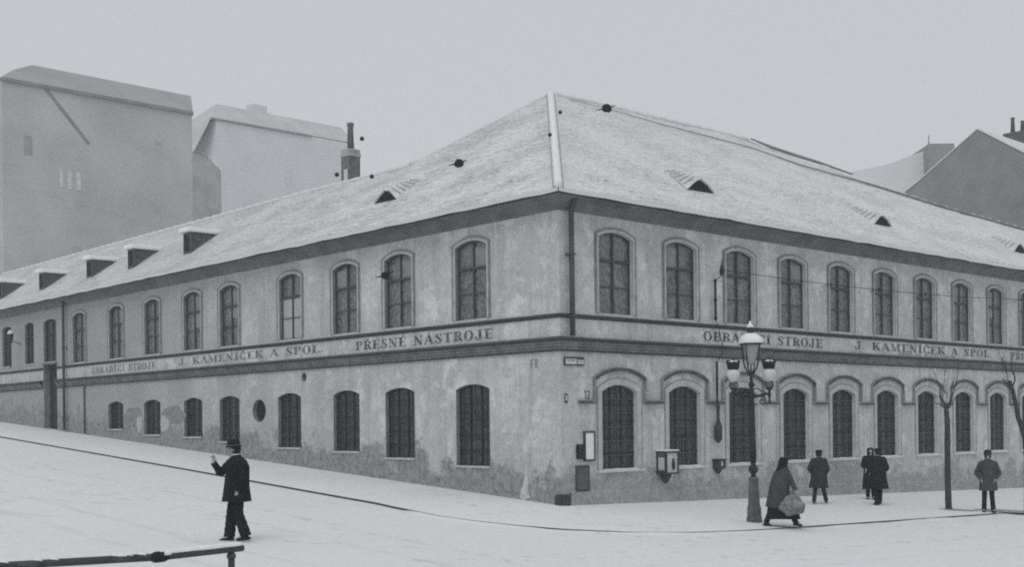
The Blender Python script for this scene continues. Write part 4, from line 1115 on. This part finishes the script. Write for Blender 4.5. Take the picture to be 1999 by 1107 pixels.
scroll(1); scroll(-1)
bm = bmesh.new()                     # cradle
for k in range(4):
    a = k * pi / 2 + pi / 4 + .1; d = Vector((math.cos(a), math.sin(a), 0)) * 1.28
    tube(bm, [Vector((0, 0, 3.58)), d * .05 + Vector((0, 0, 3.63)), d * .12 + Vector((0, 0, 3.78)), d * .155 + Vector((0, 0, 3.92)), d * .165 + Vector((0, 0, 4.08)), d * .19 + Vector((0, 0, 4.34))], [.016, .02, .02, .018, .016, .018], 6)
lathe(bm, [(.30, 4.34), (.31, 4.37), (.27, 4.42)], 4, a0=pi / 4 + .1, smooth=False)
ob("lantern_frame", bm, M_IRON, SL, lean)
bm = bmesh.new(); lathe(bm, [(.05, 3.84), (.10, 3.88), (.225, 4.34)], 4, a0=pi / 4 + .1, smooth=False); ob("lantern_glass", bm, M_LG, SL, lean)
bm = bmesh.new(); lathe(bm, [(.04, 4.0), (.075, 4.05), (.085, 4.15), (.06, 4.24), (.07, 4.33)], 10); ob("mantle", bm, M_MILK, SL, lean)
bm = bmesh.new(); lathe(bm, [(.33, 4.38), (.345, 4.42), (.31, 4.50), (.24, 4.57), (.13, 4.62), (.06, 4.63)], 4, a0=pi / 4 + .1)
bmesh.ops.subdivide_edges(bm, edges=bm.edges[:], cuts=2, use_grid_fill=True)
for v in bm.verts: v.co.z += .02 * noise.noise(v.co * 6)
ob("lantern_snow", bm, M_SNOWP, SL, lean)
bm = bmesh.new(); lathe(bm, [(.075, 4.60), (.085, 4.66), (.06, 4.70), (.07, 4.76), (.04, 4.80)], 10); ob("finial", bm, M_IRON, SL, lean)
bm = bmesh.new(); lathe(bm, [(.085, 4.765), (.075, 4.81), (.03, 4.87), (.01, 4.93)], 10); ob("finial_snow", bm, M_SNOWP, SL, lean)

# ------------------------------------------------------------------ trees
def tree(name, label, loc, limbs, twigs):
    t = thing(name, label, "tree", loc, "bare street trees along the kerb")
    bm = bmesh.new()
    for pts_, r0, r1 in limbs:
        ps = curve([Vector(p) for p in pts_], 6); n = len(ps)
        for k in range(1, n - 1): ps[k] += Vector((noise.noise(ps[k] * 3), noise.noise(ps[k] * 3 + Vector((5, 0, 0))), 0)) * .02
        tube(bm, ps, [(r0 + (r1 - r0) * k / (n - 1)) * (1 + .12 * noise.noise(Vector((k * .6, r0 * 50, 0)))) for k in range(n)], 9)
    ob("trunk", bm, M_BARK, t)
    bm = bmesh.new()
    for pts_, r0, r1 in twigs:
        ps = curve([Vector(p) for p in pts_], 6); n = len(ps)
        for k in range(1, n): ps[k] += Vector((noise.noise(ps[k] * 4), noise.noise(ps[k] * 4 + Vector((5, 0, 0))), 0)) * .035
        tube(bm, ps, [r0 + (r1 - r0) * k / (n - 1) for k in range(n)], 5)
    ob("crown", bm, M_BARK, t)
    return t
tx, ty = 13.05, 36.19; tz = gz(tx, ty)
random.seed(21)
tw = []
for bx, bz, dx in ((-.20, 3.40, -.12), (.16, 3.5, .10), (.0, 3.15, .02), (-.05, 3.45, -.02), (.22, 3.55, .2)):
    for k in range(3):
        e_ = (bx + dx + random.uniform(-.18, .18), random.uniform(-.25, .25), bz + random.uniform(.5, 1.3))
        tw.append((((bx, 0, bz), (bx + dx * .4, random.uniform(-.1, .1), bz + .35), e_), .008, .003))
tw += [(((-.02, 0, 2.98), (-.3, 0, 3.18), (-.66, .05, 3.22)), .022, .010), (((.03, 0, 3.0), (.2, .1, 3.2), (.42, .2, 3.5)), .014, .005)]
tree("street_tree", "young pollarded bare tree left of the man in the bowler hat", (tx, ty, tz), [
    (((.05, 0, -.05), (.02, 0, .12), (.0, 0, 1.2), (.01, 0, 2.4), (-.02, 0, 3.0)), .105, .075),
    (((-.02, 0, 2.95), (-.06, 0, 3.12), (-.22, .02, 3.42)), .05, .03),
    (((-.02, 0, 2.95), (.10, 0, 3.22), (.18, 0, 3.52)), .045, .025)], tw)
tx2, ty2 = 15.50, 36.3; tz2 = gz(tx2, ty2)
random.seed(4); tw = []
for bx, bz, dx in ((-.55, 3.95, -.2), (-.40, 4.15, .05), (-.6, 4.2, -.1), (.3, 3.6, .3), (.5, 4.2, .3)):
    for k in range(4):
        tw.append((((bx, 0, bz), (bx + dx * .5 + random.uniform(-.1, .1), random.uniform(-.2, .2), bz + .4), (bx + dx + random.uniform(-.4, .3), random.uniform(-.4, .4), bz + random.uniform(.7, 1.3))), .009, .003))
tree("street_tree", "thicker bare tree with a bent limb at the right edge", (tx2, ty2, tz2), [
    (((.0, 0, -.05), (.0, 0, .8), (-.01, 0, 1.7), (-.08, 0, 2.3), (-.27, 0, 2.9), (-.38, 0, 3.5), (-.50, 0, 4.0)), .12, .05),
    (((.0, 0, 1.9), (.12, .05, 2.8), (.35, .1, 3.7), (.5, .1, 4.3)), .09, .03),
    (((-.44, 0, 3.8), (-.36, 0, 4.0), (-.42, .05, 4.3)), .035, .018),
    (((-.44, 0, 3.75), (-.6, 0, 3.95), (-.72, .05, 4.05)), .035, .018)], tw)
for (x, y, rr) in ((tx + .25, ty - .1, .42), (15.0, 36.5, .75)):
    bm = bmesh.new(); n = 20; c = bm.verts.new((x, y, gz(x, y) + .014)); ring_ = []
    for k in range(n):
        a = 2 * pi * k / n; r = rr * (1 + .35 * noise.noise(Vector((math.cos(a) * 2, math.sin(a) * 2, rr))))
        px_, py_ = x + r * 1.3 * math.cos(a), y + r * .7 * math.sin(a); ring_.append(bm.verts.new((px_, py_, gz(px_, py_) + .012)))
    for k in range(n): bm.faces.new((c, ring_[k], ring_[(k + 1) % n]))
    tag(ob("tree_pit", bm, plain("trodden_earth", .34, .95, .4, 6)), "trodden bare patch in the pavement snow", kind="structure")

# ------------------------------------------------------------------ railing
ra = [Vector((-2.98, 12.94, .81)), Vector((-3.6, 12.36, .82)), Vector((-4.95, 11.8, .82)), Vector((-6.4, 11.2, .80)), Vector((-8.2, 10.5, .78))]
ra[0] = pt(474, 1070, 13.05); ra[1] = pt(312, 1088, 12.35); ra[2] = pt(0, 1106, 11.85)
ra[3] = ra[2] + (ra[2] - ra[1]) * .8; ra[4] = ra[3] + (ra[2] - ra[1]) * .6
pp_ = pt(452, 1074, 12.97)
RL = thing("railing", "snow dusted tube railing in the lower left foreground", "railing", (pp_.x, pp_.y, gz(pp_.x, pp_.y) + ROAD))
o = RL.location.copy()
bm = bmesh.new(); tube(bm, [p - o for p in ra], .040, 12); ob("rail", bm, M_RAIL, RL, smooth=True)
bm = bmesh.new(); tube(bm, [(0, 0, -.05), (0, 0, pp_.z - o.z)], [.036, .036], 10); lathe(bm, [(.05, -.0), (.05, .04), (.036, .05)], 10, (0, 0, pp_.z - o.z - .09)); ob("post", bm, M_RAIL, RL, smooth=True)
q = ra[3]; bm = bmesh.new(); tube(bm, [(q.x - o.x, q.y - o.y, gz(q.x, q.y) + ROAD - o.z - .05), (q.x - o.x, q.y - o.y, q.z - o.z)], .036, 10); ob("post", bm, M_RAIL, RL)
bm = bmesh.new(); d = (ra[1] - ra[0]).normalized(); c = ra[1] - o; tube(bm, [c - d * .09, c - d * .05, c + d * .05, c + d * .09], [.042, .058, .058, .042], 12); ob("coupling", bm, M_BLACK, RL)
bm = bmesh.new()
snowp = [ra[0] + (ra[1] - ra[0]) * (k / 16) for k in range(17)]
tube(bm, [p - o + Vector((0, .0, .036)) for p in snowp], [.033 + .008 * noise.noise(p * 6) for p in snowp], 8)
ob("rail_snow", bm, M_SNOWP, RL, smooth=True)
for k in range(9):
    bm = bmesh.new(); f = random.uniform(0, 1); p = ra[1].lerp(ra[2], f); tube(bm, [p - o + Vector((-.06, 0, .026)), p - o + Vector((0, 0, .04)), p - o + Vector((.06, 0, .026))], [.008, random.uniform(.015, .028), .008], 7); ob('snow_lump', bm, M_SNOWP, RL, smooth=True)
bm = bmesh.new(); tube(bm, [ra[1] - o + Vector((.05, 0, .04)), ra[1] - o + Vector((.12, .02, .045))], [.035, .02], 8)
ob('snow_lump', bm, M_SNOWP, RL, smooth=True)

# ------------------------------------------------------------------ people
def bake(me_obj):
    dg = bpy.context.evaluated_depsgraph_get(); ev = me_obj.evaluated_get(dg)
    me = bpy.data.meshes.new_from_object(ev); old = me_obj.data; me_obj.modifiers.clear(); me_obj.data = me; bpy.data.meshes.remove(old)
    for p in me.polygons: p.use_smooth = True
def skin_body(name, J, parent, mat):
    V, E, Rr = [], [], []
    def add(p, r, link_=None):
        V.append(Vector(p)); Rr.append(r)
        if link_ is not None: E.append((link_, len(V) - 1))
        return len(V) - 1
    pel = add(J['pelvis'], (.13, .10)); sp = add(J['spine'], (.12, .10), pel); chs = add(J['chest'], (.145, .11), sp)
    nb = add(J['neck'], (.055, .055), chs); nk = add(J['neck'].lerp(J['head'], .45), (.050, .052), nb)
    hd = add(J['head'], (.078, .092), nk); tp = add(J['head'] + J['up'] * .085, (.062, .072), hd)
    add(J['head'] + J['face'] * .105 - J['up'] * .012, (.012, .018), hd)          # nose
    add(J['head'] + J['face'] * .062 - J['up'] * .085, (.030, .028), nk)          # chin
    for s in ('L', 'R'):
        hp = add(J['hip' + s], (.085, .09), pel); kn = add(J['knee' + s], (.055, .058), hp); an = add(J['ank' + s], (.038, .042), kn)
        add(J['ank' + s] + J['toe' + s] * .13 - Vector((0, 0, .045)), (.035, .028), an)
        sh = add(J['sh' + s], (.062, .062), chs); el = add(J['el' + s], (.042, .042), sh); wr = add(J['wr' + s], (.027, .030), el)
        hd_ = (J['hand' + s]).normalized(); side = J['palm' + s].normalized()
        pm = add(J['wr' + s] + hd_ * .055, (.020, .034), wr)
        nrm = hd_.cross(side).normalized()
        for k, (off, ln) in enumerate(((-.028, .062), (-.010, .072), (.010, .068), (.027, .052))):
            b0 = J['wr' + s] + hd_ * .088 + side * off
            a = add(b0, .010, pm); b1 = add(b0 + hd_ * ln * .55 + nrm * .006, .009, a); add(b0 + hd_ * ln * .95 + nrm * (.022 + .004 * k), .0075, b1)
        th = add(J['wr' + s] + hd_ * .045 - side * .038, .012, pm); add(J['wr' + s] + hd_ * .085 - side * .058 + nrm * .012, .009, th)
    me = bpy.data.meshes.new(name); me.from_pydata([tuple(v) for v in V], E, []); me.update(); me.materials.append(mat)
    o = link(bpy.data.objects.new(name, me), parent)
    md = o.modifiers.new('skin', 'SKIN'); md.use_smooth_shade = True
    for i, v in enumerate(me.skin_vertices[0].data):
        r = Rr[i]; v.radius = r if isinstance(r, tuple) else (r, r); v.use_root = (i == 0)
    sb = o.modifiers.new('sub', 'SUBSURF'); sb.levels = 1; sb.render_levels = 1
    bake(o); return o
def loft(bm, rings, n=26, fold=.0, seed=0.0, p=2.3, cap_top=True, cap_bot=False):
    """rings: (x, y, z, rx, ry[, yaw])"""
    prev = None
    N = len(rings)
    for i, r in enumerate(rings):
        x, y, z, rx, ry = r[:5]; cur = []
        for k in range(n):
            a = 2 * pi * k / n; ca, sa = math.cos(a), math.sin(a)
            q = (abs(ca) ** p + abs(sa) ** p) ** (-1 / p)
            w = fold * (i / (N - 1)) ** 1.2
            m = 1 + w * (math.sin(a * 5 + seed) * .6 + math.sin(a * 9 + seed * 2.3) * .5) + .25 * fold * noise.noise(Vector((ca * 2, sa * 2, z * 5 + seed)))
            cur.append(bm.verts.new((x + rx * q * ca * m, y + ry * q * sa * m, z + .02 * w * 6 * math.sin(a * 3 + seed) * (i == N - 1))))
        if prev:
            for k in range(n):
                f = bm.faces.new((prev[k], cur[k], cur[(k + 1) % n], prev[(k + 1) % n])); f.smooth = True
        elif cap_top: bm.faces.new(cur)
        prev = cur
    if cap_bot: bm.faces.new(list(reversed(prev)))
def limb(bm, pts_, rad, n=12, seed=0.0, wr=.05):
    ps = curve([Vector(p) for p in pts_], 6); m = len(ps); rr = []
    for k in range(m):
        f = k / (m - 1) * (len(rad) - 1); i = min(int(f), len(rad) - 2); r = rad[i] + (rad[i + 1] - rad[i]) * (f - i)
        rr.append(r * (1 + wr * math.sin(k * 2.1 + seed)))
    tube(bm, ps, rr, n)
def person(label, x, y, fwd, H, J, coat_rings, mats, hat='cap', ground=0.0, trouser=True, sleeves=None, fold=.05, collar=None, hair=.03, seed=1.0, group=None, trr=(.098, .075, .066, .070)):
    k = H / 1.74
    rz = math.atan2(-fwd[0], fwd[1])
    t = thing("person", label, "person", (x, y, gz(x, y) + ground), group, rz); t.scale = (k, k, k)
    Vv = Vector
    d = dict(pelvis=Vv((0, 0, .93)), spine=Vv((0, 0, 1.10)), chest=Vv((0, 0, 1.32)), neck=Vv((0, .0, 1.47)), head=Vv((0, .02, 1.625)), up=Vv((0, 0, 1)), face=Vv((0, 1, 0)))
    for s, q in (('L', -1), ('R', 1)):
        d['hip' + s] = Vv((.085 * q, 0, .90)); d['knee' + s] = Vv((.09 * q, .02, .49)); d['ank' + s] = Vv((.09 * q, -.02, .09)); d['toe' + s] = Vv((.1 * q, 1, 0)).normalized()
        d['sh' + s] = Vv((.18 * q, -.01, 1.41)); d['el' + s] = Vv((.24 * q, -.03, 1.13)); d['wr' + s] = Vv((.23 * q, .06, .89)); d['hand' + s] = Vv((0, .15, -1)); d['palm' + s] = Vv((0, 1, .15))
    for kk, v in J.items(): d[kk] = Vv(v) if not isinstance(v, Vector) else v
    d['up'].normalize(); d['face'].normalize()
    skin_body("body", d, t, mats['skin'])
    bm = bmesh.new(); loft(bm, coat_rings, fold=fold, seed=seed)
    for s in ('L', 'R'):
        ax = (d['wr' + s] - d['el' + s]).normalized()
        limb(bm, [d['sh' + s] + (d['chest'] - d['sh' + s]) * .25, d['sh' + s] + Vv((0, 0, -.01)), (d['sh' + s] + d['el' + s]) / 2, d['el' + s], (d['el' + s] + d['wr' + s]) / 2, d['wr' + s] + ax * .01], (.085, .085, .076, .068, .060, .056), seed=seed)
    ob("coat", bm, mats['coat'], t)
    if trouser:
        bm = bmesh.new()
        for s in ('L', 'R'):
            limb(bm, [d['hip' + s] + Vv((0, 0, .03)), (d['hip' + s] + d['knee' + s]) / 2, d['knee' + s], (d['knee' + s] + d['ank' + s]) / 2, d['ank' + s] + Vv((0, 0, -.01))], trr, seed=seed * 2)
        ob("trousers", bm, mats['trousers'], t)
    for s in ('L', 'R'):
        bm = bmesh.new(); tt = d['toe' + s]; a = d['ank' + s]
        b0 = a + Vv((0, 0, -.052)) - tt * .05
        tube(bm, [b0 - tt * .035, b0, b0 + tt * .08, b0 + tt * .15 + Vv((0, 0, -.008)), b0 + tt * .20 + Vv((0, 0, -.012)), b0 + tt * .225 + Vv((0, 0, -.012))], [.02, .042, .043, .042, .032, .012], 10, sq=.85)
        tube(bm, [a + Vv((0, 0, -.05)), a + Vv((0, 0, .05))], [.045, .042], 10)
        ob("shoe", bm, M_BLACK, t)
    hc = d['head']; up = d['up']; q = Vector((0, 0, 1)).rotation_difference(up).to_matrix().to_4x4()
    hm = Matrix.Translation(hc) @ q
    if hat != 'scarf':
        bm = bmesh.new(); lathe(bm, [(.055, -.09), (.088, -.05), (.097, .0), (.093, .05), (.07, .095), (.02, .115)], 14)
        for v in bm.verts:
            v.co.y = v.co.y * 1.1 - .018
            if v.co.y > .03 and v.co.z < .05: v.co.y = .03
        ob("hair", bm, mats.get('hair', M_BLACK), t, hm)
    if hat == 'bowler':
        bm = bmesh.new(); lathe(bm, [(.10, .045), (.126, .038), (.13, .048), (.106, .062), (.104, .11), (.090, .152), (.055, .176), (.01, .182)], 18)
        for v in bm.verts: v.co.y *= 1.12
        ob("hat", bm, mats.get('hat', M_BLACK), t, hm)
        bm = bmesh.new(); lathe(bm, [(.1055, .062), (.1065, .085), (.103, .087)], 18)
        for v in bm.verts: v.co.y *= 1.12
        ob("hat_band", bm, M_GREY, t, hm)
    elif hat == 'cap':
        bm = bmesh.new(); lathe(bm, [(.098, .035), (.11, .06), (.118, .10), (.09, .13), (.02, .14)], 16)
        for v in bm.verts: v.co.y *= 1.12
        box(bm, -.07, .07, .08, .165, .045, .06); ob("hat", bm, mats.get('hat', M_BLACK), t, hm)
    elif hat == 'scarf':
        bm = bmesh.new(); lathe(bm, [(.13, -.22), (.115, -.14), (.112, -.06), (.118, .02), (.112, .08), (.08, .125), (.02, .14)], 18)
        for v in bm.verts:
            v.co.y = v.co.y * 1.12 - .02
            if v.co.y > .055: v.co.y = .055
        ob("headscarf", bm, mats.get('hat', M_BLACK), t, hm)
    if hat != 'back':
        for s in (-1, 1):
            bm = bmesh.new(); bmesh.ops.create_icosphere(bm, subdivisions=1, radius=.011)
            c = hc + Vector((.030 * s, 0, 0)) + d['face'] * .083 + up * .012
            # x offset must be across the face
            side = d['face'].cross(up).normalized(); c = hc + side * .030 * s + d['face'] * .082 + up * .012
            for v in bm.verts: v.co += c
            ob("eye", bm, M_BLACK, t)
            bm = bmesh.new(); bmesh.ops.create_icosphere(bm, subdivisions=1, radius=.022)
            for v in bm.verts: v.co.x *= .4; v.co += hc + side * .084 * s - up * .005
            ob("ear", bm, mats['skin'], t)
    if collar:
        bm = bmesh.new(); nk = d['neck']; lathe(bm, [(.085, -.03), (.080, .03), (.072, .065), (.060, .06)], 14, nk); ob("collar", bm, collar, t)
    return t
C1, C2, C3, C4 = cloth("black_wool", .016), cloth("dark_wool", .030), cloth("grey_wool", .060), cloth("charcoal_wool", .036)
Vx = Vector
# 1 man walking left, arm raised
person("man in black coat walking up the street with one arm raised, white collar", -4.99, 21.83, (-1, -.42), 1.79,
    dict(kneeR=(.07, .08, .50), ankR=(.06, .13, .09), kneeL=(-.09, .0, .49), ankL=(-.10, -.13, .10), toeR=(.1, 1, -.05),
         elR=(.26, .24, 1.20), wrR=(.20, .36, 1.37), handR=(-.05, .12, 1), palmR=(.3, 1, 0), shR=(.17, .03, 1.42),
         elL=(-.25, -.06, 1.13), wrL=(-.22, .04, .90), face=(.15, 1, -.1), up=(0, .06, 1), head=(0, .045, 1.615), neck=(0, .01, 1.47)),
    [(0, 0, 1.53, .06, .06), (0, 0, 1.48, .13, .10), (0, -.01, 1.42, .21, .16), (0, -.02, 1.30, .225, .205), (0, -.01, 1.12, .215, .21), (0, .0, .95, .225, .22), (0, 0, .80, .24, .24), (0, 0, .70, .25, .255)],
    dict(skin=M_SKIN, coat=C1, trousers=C1, hat=C1), 'bowler', ROAD, collar=M_WHITE, fold=.04, seed=1.3, trr=(.12, .105, .095, .095, .10))
# 2 man walking away, cap
person("man in dark long coat and cap seen from behind, walking by the wall", 9.07, 35.70, (.35, 1), 1.60,
    dict(kneeR=(.13, .06, .50), ankR=(.20, .16, .12), kneeL=(-.12, .0, .49), ankL=(-.15, -.16, .12), elL=(-.30, -.08, 1.15), wrL=(-.24, .08, 1.02), elR=(.28, -.05, 1.14), wrR=(.22, .12, 1.0), head=(.0, .05, 1.615), face=(.2, 1, 0)),
    [(0, .02, 1.52, .07, .07), (0, .01, 1.47, .14, .10), (0, 0, 1.41, .225, .145), (0, 0, 1.28, .25, .175), (0, 0, 1.08, .25, .185), (0, 0, .86, .26, .195), (-.02, 0, .66, .29, .21), (-.02, 0, .53, .31, .22)],
    dict(skin=M_SKIN, coat=C4, trousers=C2, hat=C1), 'cap', 0, fold=.05, seed=2.1)
# 3, 4 the couple
person("woman in black hooded scarf and long coat beside the tall dark man", 11.44, 38.55, (-.25, -1), 1.64,
    dict(kneeL=(-.08, .04, .49), elR=(.25, .05, 1.15), wrR=(.16, .2, 1.05), face=(-.45, 1, 0)),
    [(0, 0, 1.53, .07, .07), (0, 0, 1.47, .14, .10), (0, 0, 1.40, .215, .14), (0, 0, 1.25, .225, .165), (0, 0, 1.02, .22, .17), (0, 0, .75, .245, .20), (0, 0, .50, .265, .22), (0, 0, .36, .275, .23)],
    dict(skin=plain("pale_skin", .50), coat=C1, trousers=C1, hat=C1), 'scarf', 0, fold=.05, seed=3.7, group="two people walking together")
person("tall man in black overcoat and cap walking close beside the scarfed woman", 11.03, 36.40, (-.25, 1), 1.72,
    dict(kneeR=(.10, .05, .50), ankR=(.12, .12, .11), kneeL=(-.09, -.0, .49), ankL=(-.10, -.08, .10), elR=(.27, -.07, 1.14), wrR=(.22, .09, .98), elL=(-.25, .02, 1.14), wrL=(-.16, .2, 1.04), head=(.03, .04, 1.61)),
    [(0, .01, 1.52, .07, .07), (0, 0, 1.47, .15, .10), (0, 0, 1.41, .235, .145), (0, 0, 1.27, .25, .175), (0, 0, 1.05, .245, .18), (0, 0, .82, .255, .195), (.02, 0, .62, .28, .21), (.03, 0, .50, .30, .22)],
    dict(skin=M_SKIN, coat=C1, trousers=C1, hat=C1), 'cap', 0, fold=.05, seed=4.4, group="two people walking together")
# 5 man facing us, hands in pockets
person("man in bowler hat facing the street with hands in coat pockets", 14.11, 35.81, (-.30, -1), 1.80,
    dict(kneeR=(.10, .02, .49), ankR=(.11, .0, .09), kneeL=(-.10, .03, .49), ankL=(-.13, .06, .09), toeL=(-.3, 1, 0), toeR=(.2, 1, 0),
         elL=(-.30, -.05, 1.13), wrL=(-.20, .10, .97), elR=(.30, -.05, 1.13), wrR=(.20, .10, .97), handL=(.4, .2, -1), handR=(-.4, .2, -1)),
    [(0, 0, 1.54, .08, .08), (0, 0, 1.48, .15, .11), (0, 0, 1.41, .23, .145), (0, 0, 1.27, .235, .165), (0, 0, 1.08, .215, .165), (0, 0, .90, .23, .175), (0, 0, .72, .245, .185), (0, 0, .63, .25, .19)],
    dict(skin=M_SKIN, coat=C3, trousers=C1, hat=C1), 'bowler', 0, collar=C1, fold=.04, seed=5.2)
# 6 woman with bundle
person("stooped woman in headscarf and wide skirts lugging a bundle past the lamp", 6.36, 28.66, (1, .30), 1.66,
    dict(pelvis=(0, -.10, .90), spine=(0, -.05, 1.08), chest=(0, .03, 1.28), neck=(0, .07, 1.45), head=(0, .11, 1.59), up=(0, .25, 1), face=(.1, 1, -.3),
         hipL=(-.085, -.12, .87), hipR=(.085, -.12, .87), kneeR=(.09, .14, .50), ankR=(.09, .38, .10), kneeL=(-.09, -.18, .49), ankL=(-.09, -.36, .11), toeR=(0, 1, -.1), toeL=(0, 1, -.2),
         shR=(.18, .09, 1.36), elR=(.24, .19, 1.10), wrR=(.34, .22, .93), handR=(.1, .0, -1), palmR=(0, 1, .3), shL=(-.18, .07, 1.36), elL=(-.25, .12, 1.10), wrL=(-.18, .30, .92), handL=(0, .3, -1)),
    [(0, .10, 1.51, .08, .09), (0, .08, 1.45, .14, .12), (0, .06, 1.38, .22, .175), (0, .03, 1.23, .24, .215), (0, -.01, 1.05, .24, .24), (0, -.03, .88, .25, .245), (0, -.06, .68, .265, .255), (0, -.08, .50, .28, .275)],
    dict(skin=M_SKIN, coat=C3, trousers=C1, hat=C1), 'scarf', 0, fold=.07, seed=6.1)
WM = [o for o in bpy.data.objects if o.name.startswith("person")][-1]
WM = max((o for o in bpy.data.objects if o.get("label", "").startswith("stooped")), key=lambda o: 1)
bm = bmesh.new()
loft(bm, [(0, -.06, .90, .21, .21), (0, -.03, .70, .25, .26), (0, .02, .48, .28, .34), (0, .06, .30, .30, .41), (0, .07, .20, .30, .44)], fold=.08, seed=3.3, cap_top=True)
ob("skirt", bm, C1, WM)
wx, wy = 6.36, 28.66; f_ = Vector((1, .30, 0)).normalized(); sdv = Vector((f_.y, -f_.x, 0))
bp = Vector((wx, wy, gz(wx, wy))) + f_ * .09 + sdv * .36
bm = bmesh.new(); bmesh.ops.create_icosphere(bm, subdivisions=4, radius=.28)
for v in bm.verts:
    n0 = v.co.normalized()
    v.co.x *= 1.10; v.co.y *= .75; v.co.z *= .72
    v.co *= 1 + .22 * noise.noise(n0 * 2.0 + Vector((3, 0, 0))) + .10 * noise.noise(n0 * 6)
    if n0.z > .7: v.co.z += (n0.z - .7) * .30
bd = ob("cloth_bundle", bm, [plain("sack_cloth", .21, .95, .6, 7, .2, .7)], None, Matrix.Translation(bp + Vector((0, 0, .50))), smooth=True)
tag(bd, "bulging pale cloth bundle carried low by the stooped woman", "bundle")
bm = bmesh.new()
tube(bm, [(-.10, 0, .16), (-.04, -.01, .29), (.0, -.02, .38), (.05, -.01, .30), (.12, 0, .15)], [.035, .026, .018, .026, .035], 8); ob("knot", bm, M_GREY, bd, Matrix.Identity(4))

# ------------------------------------------------------------------ haze
bm = bmesh.new(); box(bm, -420, 420, -60, 420, -30, 62)
hm_ = bpy.data.materials.new("haze_air"); hm_.use_nodes = True; nt = hm_.node_tree; nt.nodes.clear()
pv = nt.nodes.new('ShaderNodeVolumePrincipled'); pv.inputs['Color'].default_value = (.93, .96, 1, 1); pv.inputs['Density'].default_value = .0011; pv.inputs['Anisotropy'].default_value = .3
out = nt.nodes.new('ShaderNodeOutputMaterial'); nt.links.new(pv.outputs[0], out.inputs['Volume'])
hz = ob("haze", bm, hm_); tag(hz, "thin winter haze in the air", kind="stuff")
